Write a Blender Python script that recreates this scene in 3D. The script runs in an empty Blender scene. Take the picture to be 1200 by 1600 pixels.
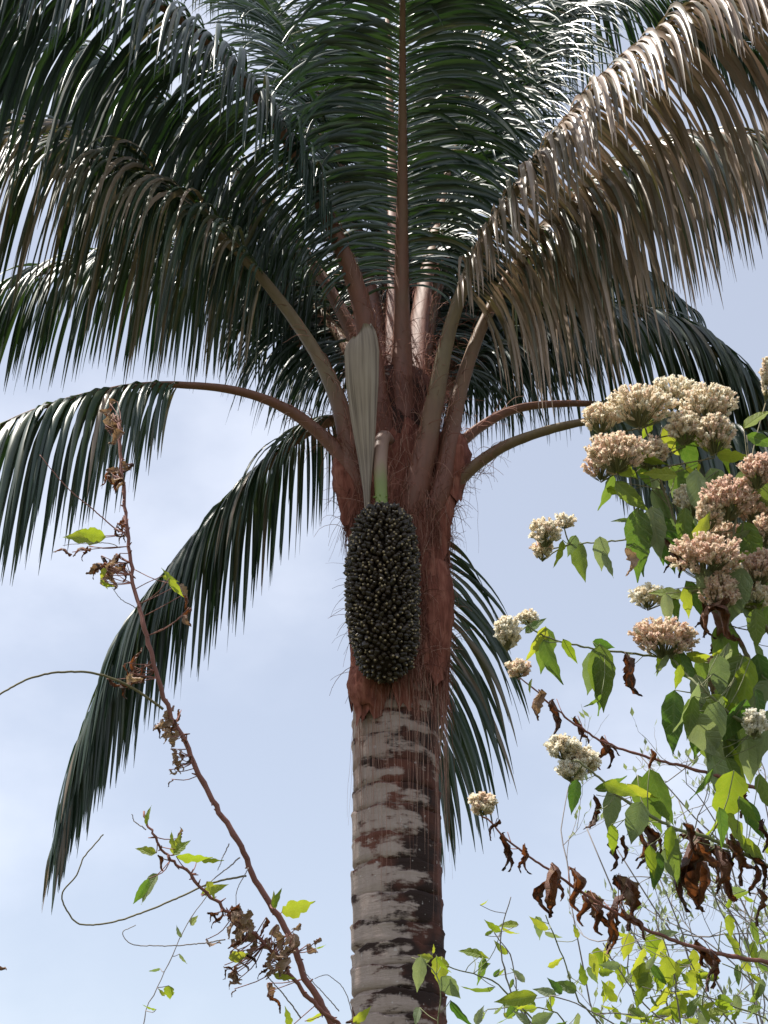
import bpy, math, random
import numpy as np
from mathutils import Vector, Matrix
R = math.radians
random.seed(11); rng = np.random.default_rng(11)
SC = bpy.context.scene
COL = SC.collection

# ------------------------------------------------------------------ camera
PITCH = 30.0; VFOV = 40.0
CAM = np.array([0.0, 0.0, 1.6])
cd = bpy.data.cameras.new('camera'); cam = bpy.data.objects.new('camera', cd); COL.objects.link(cam)
cam.location = CAM; cam.rotation_euler = (R(90 + PITCH), 0, 0)
cd.sensor_fit = 'VERTICAL'; cd.angle = R(VFOV); cd.clip_end = 3000; cd.clip_start = 0.05
SC.camera = cam
# ------------------------------------------------------------------ sky and sun
SUN_EL, SUN_AZ = 65.0, -96.0          # azimuth measured from +Y (view direction) towards +X
w = bpy.data.worlds.new('World'); SC.world = w; w.use_nodes = True
nt = w.node_tree; nt.nodes.clear()
def wn(t, **k):
    n = nt.nodes.new(t)
    for a, b in k.items(): setattr(n, a, b)
    return n
sky = wn('ShaderNodeTexSky', sky_type='NISHITA', sun_disc=False)
sky.sun_elevation = R(SUN_EL); sky.sun_rotation = R(SUN_AZ); sky.air_density = 1.0; sky.dust_density = 1.6; sky.ozone_density = 1.0
tc = wn('ShaderNodeTexCoord')
mp = wn('ShaderNodeMapping'); mp.inputs['Location'].default_value = (8.604, 8.53, 0.509); mp.inputs['Scale'].default_value = (1, 1, 1.6)
nz = wn('ShaderNodeTexNoise'); nz.inputs['Scale'].default_value = 1.9; nz.inputs['Detail'].default_value = 7; nz.inputs['Roughness'].default_value = 0.52
cr = wn('ShaderNodeValToRGB'); cr.color_ramp.interpolation = 'EASE'
cr.color_ramp.elements[0].position = 0.46; cr.color_ramp.elements[0].color = (0.32, 0.32, 0.32, 1)
cr.color_ramp.elements[1].position = 0.70; cr.color_ramp.elements[1].color = (0.62, 0.62, 0.62, 1)
cloud = wn('ShaderNodeRGB'); cloud.outputs[0].default_value = (9.6, 9.9, 10.8, 1)
mx = wn('ShaderNodeMix', data_type='RGBA')
bg = wn('ShaderNodeBackground'); bg.inputs['Strength'].default_value = 0.091
wo = wn('ShaderNodeOutputWorld')
L = nt.links.new
L(tc.outputs['Generated'], mp.inputs['Vector']); L(mp.outputs[0], nz.inputs['Vector']); L(nz.outputs['Fac'], cr.inputs[0])
L(cr.outputs[0], mx.inputs['Factor']); L(sky.outputs[0], mx.inputs['A']); L(cloud.outputs[0], mx.inputs['B'])
L(mx.outputs['Result'], bg.inputs['Color']); L(bg.outputs[0], wo.inputs[0])
sd = bpy.data.lights.new('sun', 'SUN'); sd.energy = 5.0; sd.angle = R(0.6); sd.color = (1, 0.95, 0.87)
sun = bpy.data.objects.new('sun', sd); COL.objects.link(sun)
e, a = R(SUN_EL), R(SUN_AZ)
sv = Vector((math.sin(a) * math.cos(e), math.cos(a) * math.cos(e), math.sin(e)))
sun.rotation_euler = sv.to_track_quat('Z', 'Y').to_euler(); sun.location = (0, 0, 30)
SC.view_settings.view_transform = 'Standard'; SC.view_settings.look = 'None'
SC.view_settings.exposure = 0.6; SC.view_settings.gamma = 1.0
SC.cycles.max_bounces = 8; SC.cycles.transparent_max_bounces = 6

# ------------------------------------------------------------------ helpers
FPX = 800 / math.tan(R(VFOV / 2))
cp, sp = math.cos(R(PITCH)), math.sin(R(PITCH))
def at(px, py, Y):
    """point on the sight line of photo pixel (px,py) at horizontal distance Y"""
    xc, yc = (px - 600) / FPX, (800 - py) / FPX
    d = np.array([xc, cp - sp * yc, sp + cp * yc])
    return CAM + d * (Y / d[1])
def proj(P):
    P = np.asarray(P) - CAM
    dz = P[..., 1] * cp + P[..., 2] * sp
    yc = -P[..., 1] * sp + P[..., 2] * cp
    return 600 + FPX * P[..., 0] / dz, 800 - FPX * yc / dz, dz
def depth(P): return float(proj(P)[2])
def unit(v):
    v = np.asarray(v, float); n = np.linalg.norm(v); return v / n if n > 1e-9 else v
def spline(pts, n):
    """Catmull-Rom through pts, n samples evenly spread along the length"""
    P = np.asarray(pts, float)
    if len(P) == 2: return P[0] + (P[1] - P[0]) * np.linspace(0, 1, n)[:, None]
    Q = np.vstack([2 * P[0] - P[1], P, 2 * P[-1] - P[-2]])
    out = []
    for i in range(1, len(Q) - 2):
        t = np.linspace(0, 1, 14, endpoint=(i == len(Q) - 3))[:, None]
        p0, p1, p2, p3 = Q[i - 1], Q[i], Q[i + 1], Q[i + 2]
        out.append(0.5 * ((2 * p1) + (-p0 + p2) * t + (2 * p0 - 5 * p1 + 4 * p2 - p3) * t ** 2 + (-p0 + 3 * p1 - 3 * p2 + p3) * t ** 3))
    out = np.vstack(out)
    s = np.concatenate([[0], np.cumsum(np.linalg.norm(np.diff(out, axis=0), axis=1))])
    u = np.linspace(0, s[-1], n)
    return np.stack([np.interp(u, s, out[:, k]) for k in range(out.shape[1])], 1)

class MB:
    def __init__(s): s.v = []; s.f = []; s.t = []; s.m = []; s.n = 0
    def add(s, V, F, tint=0.5, m=0):
        V = np.asarray(V, float)
        s.v.append(V); b = s.n
        s.f.extend([tuple(i + b for i in f) for f in F]); s.m.extend([m] * len(F))
        s.t.append(np.full(len(V), tint) if np.isscalar(tint) else np.asarray(tint, float)); s.n += len(V)
    def tube(s, P, r, k=6, flat=None, tint=0.5, m=0, cap=True):
        P = np.asarray(P, float); n = len(P)
        r = np.full(n, r) if np.isscalar(r) else np.asarray(r, float)
        T = np.gradient(P, axis=0); T /= np.linalg.norm(T, axis=1)[:, None] + 1e-12
        ref = flat if flat is not None else (np.array([0, 0, 1.]) if abs(T[0][2]) < 0.9 else np.array([1., 0, 0]))
        V = []
        A = unit(ref - T[0] * np.dot(ref, T[0]))
        asp = 1.0
        for i in range(n):
            A = unit(A - T[i] * np.dot(A, T[i])); B = np.cross(T[i], A)
            for j in range(k):
                an = 2 * math.pi * j / k
                V.append(P[i] + r[i] * (math.cos(an) * A + math.sin(an) * B))
        F = [(i * k + j, i * k + (j + 1) % k, (i + 1) * k + (j + 1) % k, (i + 1) * k + j) for i in range(n - 1) for j in range(k)]
        if cap: F += [tuple(range(k - 1, -1, -1)), tuple(range((n - 1) * k, n * k))]
        s.add(V, F, tint if np.isscalar(tint) else np.repeat(np.asarray(tint), k), m)
    def mesh(s, name, mats, org=(0, 0, 0), smooth=True):
        me = bpy.data.meshes.new(name)
        V = np.vstack(s.v) - np.asarray(org)
        me.from_pydata(V.tolist(), [], s.f)
        at_ = me.attributes.new('tint', 'FLOAT', 'POINT'); at_.data.foreach_set('value', np.concatenate(s.t).astype(np.float32))
        for m in (mats if isinstance(mats, (list, tuple)) else [mats]): me.materials.append(m)
        if len(me.materials) > 1: me.polygons.foreach_set('material_index', s.m)
        if smooth: me.polygons.foreach_set('use_smooth', [True] * len(me.polygons))
        me.update(); return me
WORG = {}
def link(name, me, org, parent=None, **props):
    o = bpy.data.objects.new(name, me); COL.objects.link(o)
    org = np.asarray(org, float); WORG[o.name] = org
    if parent is not None: o.parent = parent; o.location = org - WORG[parent.name]
    else: o.location = org
    for k, v in props.items(): o[k] = v
    return o
def build(mb, name, mats, org, parent=None, smooth=True, **props):
    return link(name, mb.mesh(name, mats, org, smooth), org, parent, **props)
def empty(name, org, **props): return link(name, None, org, None, **props)

# ------------------------------------------------------------------ materials
def mat(name):
    m = bpy.data.materials.new(name); m.use_nodes = True
    t = m.node_tree; t.nodes.clear()
    return m, t
def N(t, typ, **k):
    n = t.nodes.new(typ)
    for a, b in k.items():
        if a in n.inputs.keys(): n.inputs[a].default_value = b
        else: setattr(n, a, b)
    return n
def ramp(t, stops, src):
    r = N(t, 'ShaderNodeValToRGB'); el = r.color_ramp.elements
    while len(el) > len(stops): el.remove(el[-1])
    while len(el) < len(stops): el.new(0.5)
    for e_, (p, c) in zip(el, stops): e_.position = p; e_.color = (*c, 1) if len(c) == 3 else c
    t.links.new(src, r.inputs[0]); return r.outputs[0]
def noise(t, scale, detail=4, rough=0.55, vec=None, coord='Object', stretch=None):
    n = N(t, 'ShaderNodeTexNoise'); n.inputs['Scale'].default_value = scale; n.inputs['Detail'].default_value = detail; n.inputs['Roughness'].default_value = rough
    c = N(t, 'ShaderNodeTexCoord').outputs[coord] if vec is None else vec
    if stretch:
        mp_ = N(t, 'ShaderNodeMapping'); mp_.inputs['Scale'].default_value = stretch; t.links.new(c, mp_.inputs[0]); c = mp_.outputs[0]
    t.links.new(c, n.inputs['Vector']); return n.outputs['Fac']
def math_(t, op, a, b=0.0, c=0.0):
    n = N(t, 'ShaderNodeMath', operation=op)
    for i, x in enumerate((a, b, c)):
        if isinstance(x, (int, float)): n.inputs[i].default_value = x
        else: t.links.new(x, n.inputs[i])
    return n.outputs[0]
def mixc(t, fac, a, b, blend='MIX'):
    n = N(t, 'ShaderNodeMix', data_type='RGBA', blend_type=blend)
    for k, x in (('Factor', fac), ('A', a), ('B', b)):
        if isinstance(x, (int, float)): n.inputs[k].default_value = x
        elif isinstance(x, tuple): n.inputs[k].default_value = (*x, 1)
        else: t.links.new(x, n.inputs[k])
    return n.outputs['Result']
def bump(t, h, strength, dist=0.01):
    b = N(t, 'ShaderNodeBump'); b.inputs['Strength'].default_value = strength; b.inputs['Distance'].default_value = dist
    t.links.new(h, b.inputs['Height']); return b.outputs[0]
def out(t, col, rough=0.6, normal=None, trans=0.0, tcol=None, spec=0.5):
    p = N(t, 'ShaderNodeBsdfPrincipled'); p.inputs['Roughness'].default_value = rough; p.inputs['Specular IOR Level'].default_value = spec
    if isinstance(col, tuple): p.inputs['Base Color'].default_value = (*col, 1)
    else: t.links.new(col, p.inputs['Base Color'])
    if normal is not None: t.links.new(normal, p.inputs['Normal'])
    o = N(t, 'ShaderNodeOutputMaterial')
    if trans:
        tr = N(t, 'ShaderNodeBsdfTranslucent'); c = tcol if tcol is not None else col
        if isinstance(c, tuple): tr.inputs[0].default_value = (*c, 1)
        else: t.links.new(c, tr.inputs[0])
        ms = N(t, 'ShaderNodeMixShader'); ms.inputs[0].default_value = trans
        t.links.new(p.outputs[0], ms.inputs[1]); t.links.new(tr.outputs[0], ms.inputs[2]); t.links.new(ms.outputs[0], o.inputs[0])
    else: t.links.new(p.outputs[0], o.inputs[0])
def attr(t, name='tint'):
    return N(t, 'ShaderNodeAttribute', attribute_name=name).outputs['Fac']

# palm leaflets: tint 0 dark green .. 0.5 olive .. 1 bronze, dry and painted-sunlit leaflets
M_leaflet, t = mat('palm_leaflet')
tn = attr(t); nf = noise(t, 9, 3); tv = math_(t, 'ADD', tn, math_(t, 'MULTIPLY', math_(t, 'SUBTRACT', nf, 0.5), 0.3))
c = ramp(t, [(0.0, (0.014, 0.034, 0.022)), (0.3, (0.030, 0.058, 0.032)), (0.55, (0.10, 0.10, 0.055)), (0.8, (0.24, 0.17, 0.115)), (1.0, (0.42, 0.31, 0.24))], tv)
tcx = ramp(t, [(0.0, (0.03, 0.08, 0.015)), (0.35, (0.07, 0.14, 0.02)), (0.6, (0.20, 0.16, 0.06)), (1.0, (0.45, 0.30, 0.2))], tv)
out(t, c, 0.38, None, 0.15, tcx, 0.8)
# petiole
M_petiole, t = mat('palm_petiole')
tn = attr(t); st = noise(t, 30, 5, 0.6, stretch=(1, 1, 0.25)); n2 = noise(t, 5, 3)
base = ramp(t, [(0.0, (0.26, 0.085, 0.055)), (0.3, (0.25, 0.105, 0.062)), (0.6, (0.22, 0.15, 0.07)), (1.0, (0.27, 0.215, 0.11))], math_(t, 'ADD', tn, math_(t, 'MULTIPLY', math_(t, 'SUBTRACT', n2, 0.5), 0.5)))
c = mixc(t, math_(t, 'MULTIPLY', st, 0.75), base, (0.07, 0.04, 0.03))
out(t, c, 0.6, bump(t, st, 0.5, 0.006))
# fibre
def fibre(name, c1, c2, c3):
    m, t = mat(name)
    tn = attr(t); s1 = noise(t, 42, 6, 0.65, stretch=(1, 1, 0.10)); s2 = noise(t, 7, 4)
    c = ramp(t, [(0.25, c1), (0.5, c2), (0.8, c3)], math_(t, 'ADD', math_(t, 'MULTIPLY', s1, 0.75), math_(t, 'MULTIPLY', math_(t, 'ADD', s2, tn), 0.16)))
    out(t, c, 0.85, bump(t, s1, 0.9, 0.012), spec=0.2); return m
M_fibre = fibre('red_brown_fibre', (0.05, 0.016, 0.011), (0.22, 0.072, 0.05), (0.44, 0.19, 0.135))
M_strand, t = mat('loose_fibre_strand')
out(t, ramp(t, [(0, (0.10, 0.032, 0.024)), (0.6, (0.30, 0.12, 0.085)), (1, (0.55, 0.36, 0.28))], attr(t)), 0.8, spec=0.2)
# bark
M_bark, t = mat('palm_bark')
co = N(t, 'ShaderNodeTexCoord'); geo = N(t, 'ShaderNodeNewGeometry')
sx = N(t, 'ShaderNodeSeparateXYZ'); t.links.new(co.outputs['Generated'], sx.inputs[0])
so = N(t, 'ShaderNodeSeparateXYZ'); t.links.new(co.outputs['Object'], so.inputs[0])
pos = geo.outputs['Position']
nb = noise(t, 7.5, 6, 0.62, vec=pos, stretch=(0.8, 0.8, 2.3)); ns = noise(t, 26, 5, 0.6, vec=pos, stretch=(1, 1, 0.35)); nfine = noise(t, 95, 4, 0.6, vec=pos)
hstr = noise(t, 30, 4, 0.6, vec=pos, stretch=(0.3, 0.3, 2.2))
grey = mixc(t, ns, (0.52, 0.42, 0.37), (0.34, 0.255, 0.22))
grey = mixc(t, math_(t, 'MULTIPLY', nfine, 0.35), grey, (0.16, 0.12, 0.10))
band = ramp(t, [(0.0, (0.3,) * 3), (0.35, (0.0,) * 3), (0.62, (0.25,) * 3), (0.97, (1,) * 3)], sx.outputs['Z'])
side = math_(t, 'MULTIPLY', so.outputs['X'], 1.05)  # right side painted darker for its shade, by thickening the bark patches
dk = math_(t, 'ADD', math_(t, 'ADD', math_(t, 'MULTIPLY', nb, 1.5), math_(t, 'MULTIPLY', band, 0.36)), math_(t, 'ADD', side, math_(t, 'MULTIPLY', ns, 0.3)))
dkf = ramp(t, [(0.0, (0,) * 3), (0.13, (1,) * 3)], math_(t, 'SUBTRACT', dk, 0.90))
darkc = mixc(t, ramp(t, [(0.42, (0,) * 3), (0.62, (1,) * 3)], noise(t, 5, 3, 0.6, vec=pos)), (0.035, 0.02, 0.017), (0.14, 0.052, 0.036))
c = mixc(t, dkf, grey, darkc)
spk = ramp(t, [(0.70, (0,) * 3), (0.74, (1,) * 3)], noise(t, 38, 2, 0.5, vec=pos))
c = mixc(t, math_(t, 'MULTIPLY', spk, 0.6), c, (0.55, 0.5, 0.47))
hh = math_(t, 'ADD', math_(t, 'MULTIPLY', nfine, 0.4), math_(t, 'ADD', math_(t, 'MULTIPLY', dkf, -0.5), hstr))
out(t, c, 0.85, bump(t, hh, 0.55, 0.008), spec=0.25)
# spathe
M_spathe, t = mat('woody_spathe')
so_ = N(t, 'ShaderNodeSeparateXYZ'); t.links.new(N(t, 'ShaderNodeTexCoord').outputs['Object'], so_.inputs[0])
cb_ = N(t, 'ShaderNodeCombineXYZ'); t.links.new(attr(t), cb_.inputs[0]); t.links.new(math_(t, 'MULTIPLY', so_.outputs['Z'], 0.12), cb_.inputs[1])
s1 = noise(t, 11, 4, 0.6, vec=cb_.outputs[0]); s2 = noise(t, 5, 2, 0.4)
c = ramp(t, [(0.36, (0.12, 0.085, 0.062)), (0.5, (0.28, 0.215, 0.165)), (0.66, (0.42, 0.34, 0.27))], math_(t, 'ADD', math_(t, 'MULTIPLY', s1, 0.85), math_(t, 'MULTIPLY', s2, 0.15)))
out(t, c, 0.55, bump(t, s1, 0.6, 0.01))
M_stalk, t = mat('bunch_stalk')
out(t, ramp(t, [(0, (0.20, 0.30, 0.05)), (0.3, (0.20, 0.22, 0.07)), (0.5, (0.30, 0.19, 0.14)), (1, (0.24, 0.14, 0.11))], math_(t, 'ADD', attr(t), math_(t, 'MULTIPLY', math_(t, 'SUBTRACT', noise(t, 20, 4, stretch=(1, 1, .2)), .5), .25))), 0.5)
M_fruit, t = mat('fruit_husk')
oi = N(t, 'ShaderNodeObjectInfo').outputs['Random']
out(t, mixc(t, math_(t, 'ADD', math_(t, 'MULTIPLY', oi, 0.5), math_(t, 'MULTIPLY', attr(t), 0.5)), (0.014, 0.010, 0.006), (0.05, 0.031, 0.018)), 0.38)
M_core, t = mat('bunch_core'); out(t, (0.018, 0.012, 0.008), 0.95, spec=0.1)
M_tip, t = mat('fruit_tip'); out(t, (0.34, 0.26, 0.15), 0.4)
# broad leaves
def leafmat(name, stops, tstops, rough=0.45, trans=0.4, vein=0.25):
    m, t = mat(name)
    oi = N(t, 'ShaderNodeObjectInfo').outputs['Random']; tn = attr(t)
    n1 = noise(t, 14, 4); n2 = noise(t, 60, 3)
    f = math_(t, 'ADD', math_(t, 'MULTIPLY', oi, 0.55), math_(t, 'MULTIPLY', n1, 0.45))
    c = ramp(t, stops, f); co = N(t, 'ShaderNodeTexCoord'); sx_ = N(t, 'ShaderNodeSeparateXYZ'); t.links.new(co.outputs['Object'], sx_.inputs[0])
    ax_ = math_(t, 'ABSOLUTE', sx_.outputs['X'])
    vp = math_(t, 'POWER', math_(t, 'ABSOLUTE', math_(t, 'SINE', math_(t, 'MULTIPLY', math_(t, 'SUBTRACT', sx_.outputs['Y'], math_(t, 'MULTIPLY', ax_, 0.9)), 24.0))), 14.0)
    mid_ = ramp(t, [(0.0, (1,) * 3), (0.03, (0,) * 3)], ax_)
    vn = math_(t, 'MAXIMUM', math_(t, 'MULTIPLY', vp, 0.6), mid_)
    c = mixc(t, math_(t, 'MULTIPLY', vn, vein * 1.6), c, mixc(t, 0.5, c, (0.5, 0.55, 0.25)))
    n2 = math_(t, 'SUBTRACT', n2, math_(t, 'MULTIPLY', vn, 0.8))
    tc_ = ramp(t, tstops, f)
    out(t, c, rough, bump(t, n2, 0.4, 0.02), trans, tc_, 0.45); return m
M_green = leafmat('shrub_leaf_green', [(0.15, (0.06, 0.10, 0.03)), (0.5, (0.115, 0.165, 0.055)), (0.85, (0.19, 0.22, 0.09))], [(0.2, (0.10, 0.24, 0.02)), (0.8, (0.28, 0.38, 0.04))])
M_pale = leafmat('shrub_leaf_pale', [(0.15, (0.17, 0.22, 0.12)), (0.8, (0.32, 0.36, 0.24))], [(0.2, (0.22, 0.32, 0.08)), (0.8, (0.36, 0.42, 0.14))], 0.6)
M_lime = leafmat('leaf_lime', [(0.15, (0.13, 0.21, 0.03)), (0.8, (0.27, 0.33, 0.06))], [(0.2, (0.30, 0.42, 0.02)), (0.8, (0.50, 0.52, 0.04))], 0.45, 0.5)
M_dead = leafmat('withered_leaf', [(0.15, (0.05, 0.026, 0.022)), (0.5, (0.115, 0.055, 0.042)), (0.85, (0.22, 0.105, 0.065))], [(0.2, (0.10, 0.03, 0.01)), (0.8, (0.34, 0.11, 0.03))], 0.6, 0.25, 0.1)
M_tan = leafmat('dry_tan_leaf', [(0.15, (0.24, 0.14, 0.10)), (0.8, (0.50, 0.35, 0.26))], [(0.2, (0.25, 0.14, 0.07)), (0.8, (0.45, 0.3, 0.15))], 0.7, 0.25, 0.1)
def twigmat(name, a_, b_, sc=25):
    m, t = mat(name); n1 = noise(t, sc, 4)
    out(t, mixc(t, n1, a_, b_), 0.7, bump(t, n1, 0.5, 0.002)); return m
M_redstem = twigmat('red_brown_stem', (0.30, 0.12, 0.085), (0.13, 0.05, 0.04))
M_olive = twigmat('olive_twig', (0.20, 0.18, 0.08), (0.11, 0.08, 0.045))
M_greentwig = twigmat('green_twig', (0.20, 0.25, 0.10), (0.16, 0.13, 0.07))
M_greytwig = twigmat('grey_twig', (0.30, 0.27, 0.25), (0.16, 0.13, 0.12))
M_floret, t = mat('floret')
out(t, ramp(t, [(0, (0.76, 0.55, 0.45)), (0.3, (0.84, 0.68, 0.55)), (0.65, (0.88, 0.80, 0.62)), (1, (0.9, 0.88, 0.8))], math_(t, 'ADD', attr(t), math_(t, 'MULTIPLY', math_(t, 'SUBTRACT', noise(t, 60, 2), .5), .4))), 0.85, None, 0.5, None, 0.15)
M_ground, t = mat('ground_soil_grass')
c = ramp(t, [(0.35, (0.05, 0.075, 0.025)), (0.5, (0.09, 0.10, 0.04)), (0.7, (0.17, 0.12, 0.075))], noise(t, 0.6, 8, 0.65))
nn = noise(t, 14, 6, 0.7); out(t, mixc(t, math_(t, 'MULTIPLY', nn, .5), c, (0.04, 0.05, 0.02)), 0.9, bump(t, nn, 1.0, 0.08))

# ------------------------------------------------------------------ ground
gb = MB(); n = 60
xs = np.sign(np.linspace(-1, 1, n)) * np.abs(np.linspace(-1, 1, n)) ** 3 * 900
def gz(x, y): return 0.10 * np.sin(x * 0.9 + 1) * np.cos(y * 0.7) * np.clip(1 - np.hypot(x, y) / 80, 0, 1) - 0.05
gv = [(x, y + 6, gz(x, y + 6)) for y in xs for x in xs]
gb.add(gv, [(j * n + i, j * n + i + 1, (j + 1) * n + i + 1, (j + 1) * n + i) for j in range(n - 1) for i in range(n - 1)])
build(gb, 'ground', M_ground, (0, 0, 0), kind='structure')

# ================================================================== THE PALM
Y0 = 6.1; X0 = 0.066
palm = empty('palm_tree', (X0, Y0, gz(X0, Y0)), label='tall feather palm with ringed trunk, red fibrous crown and dark fruit bunch', category='palm tree')
def axis(z): return np.array([X0 + 0.012 * math.sin(z * 1.3), Y0, z])
# trunk core and its leaf scar rings
tb = MB(); zz = np.linspace(-0.2, 5.9, 60)
tb.tube([axis(z) for z in zz], [0.183 + 0.05 * max(0, 1 - (z + .2) / 0.9) ** 2 for z in zz], 28)
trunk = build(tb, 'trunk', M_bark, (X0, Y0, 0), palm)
z = 0.0; K = 44; zr = random.Random(5)
while z < 4.42:
    h = zr.uniform(0.075, 0.135); rb = MB(); tilt = (zr.uniform(-.05, .05), zr.uniform(-.06, .06)); ph = [zr.uniform(0, 6.28) for _ in range(5)]
    flare = 0.05 * max(0, 1 - z / 0.9) ** 2
    prof = [(0, -0.009), (0.08, 0.0015), (0.35, 0.001), (0.7, 0.0022), (0.88, 0.005), (0.97, 0.0085), (1.0, 0.006), (1.035, -0.008)]
    V = []
    for pi_, (u, dr) in enumerate(prof):
        for k in range(K):
            an = 2 * math.pi * k / K
            wob = 0.0035 * math.sin(an * 2 + ph[0]) + 0.0022 * math.sin(an * 5 + ph[1]) + 0.0016 * math.sin(an * 11 + ph[2])
            edge = (0.008 * math.sin(an * 3 + ph[3]) + 0.006 * math.sin(an * 7 + ph[4]) + 0.003 * math.sin(an * 17 + ph[0])) * u
            r = 0.1935 + flare + dr * (0.65 + 0.5 * math.sin(an * 4 + ph[2])) + wob * 0.8 if 0 < u < 1.02 else 0.184 + flare
            zc = z + u * h + edge + r * (math.cos(an) * tilt[0] + math.sin(an) * tilt[1])
            ax_ = axis(zc); V.append((ax_[0] + r * math.cos(an), ax_[1] + r * math.sin(an), zc))
    rb.add(V, [(i * K + k, i * K + (k + 1) % K, (i + 1) * K + (k + 1) % K, (i + 1) * K + k) for i in range(len(prof) - 1) for k in range(K)])
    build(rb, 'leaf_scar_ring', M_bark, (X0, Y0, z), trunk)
    z += h
# fibrous crown shaft (lumpy sheath mass)
cb = MB(); K = 64; rows = 70; V = []; ph = [random.uniform(0, 6.28) for _ in range(8)]
for i in range(rows):
    u = i / (rows - 1); zc = 4.12 + u * 1.78
    base = np.interp(zc, [4.12, 4.22, 4.5, 4.9, 5.15, 5.4, 5.65, 5.9], [0.203, 0.215, 0.225, 0.235, 0.24, 0.21, 0.14, 0.02])
    for k in range(K):
        an = 2 * math.pi * k / K
        r = base + 0.012 * math.sin(an * 5 + ph[0] + zc * 2) + 0.010 * math.sin(an * 9 + ph[1] - zc * 3) + 0.006 * math.sin(an * 17 + ph[2] + zc * 9) + 0.008 * math.sin(zc * 14 + 2 * math.sin(an * 2)) + rng.normal(0, 0.002)
        zj = zc + (0.10 * math.sin(an * 3 + ph[3]) + 0.05 * math.sin(an * 8 + ph[4]) + 0.05 * math.sin(an * 19 + ph[5])) * (1 - u) ** 6
        V.append((X0 + r * math.cos(an), Y0 + r * math.sin(an), zj))
cb.add(V, [(i * K + k, i * K + (k + 1) % K, (i + 1) * K + (k + 1) % K, (i + 1) * K + k) for i in range(rows - 1) for k in range(K)] + [tuple(range((rows - 1) * K, rows * K))], rng.uniform(0, 1, len(V)))
sheath = build(cb, 'leaf_sheath', M_fibre, (X0, Y0, 4.12), palm, label='red-brown fibrous leaf sheaths below the crown')

# ---- fronds
def leaflet(P0, d0, Lg, wid, W0, droop, tint, nseg=9, kink=None):
    P = np.array(P0, float); d = unit(d0); seg = Lg / nseg; V = []; roll = random.gauss(0, 0.4); tw = random.gauss(0, 0.6)
    for i in range(nseg + 1):
        u = i / nseg
        Wv = unit(W0 - d * np.dot(W0, d)); Nn = np.cross(d, Wv)
        an = roll + tw * u
        Wr = Wv * math.cos(an) + Nn * math.sin(an); Nr = np.cross(d, Wr)
        ww = wid * 0.5 * (0.35 + 0.65 * min(1, u / 0.18)) * (1 - max(0, (u - 0.35) / 0.65) ** 1.6) + 0.0006
        V += [P - Wr * ww + Nr * ww * 0.45, P, P + Wr * ww + Nr * ww * 0.45]
        g = droop * (0.8 + 0.35 * u)
        if kink is not None and abs(u - kink) < 0.5 / nseg: g += 3
        d = unit(d + np.array([0, 0, -1.]) * g * seg / Lg * 3.0)
        P = P + d * seg
    F = []
    for i in range(nseg):
        b = i * 3; F += [(b, b + 1, b + 4, b + 3), (b + 1, b + 2, b + 5, b + 4)]
    return np.array(V), F, tint
PET = []
ALL = []      # (score, frond, V, F, tint)
FR = []
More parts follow.
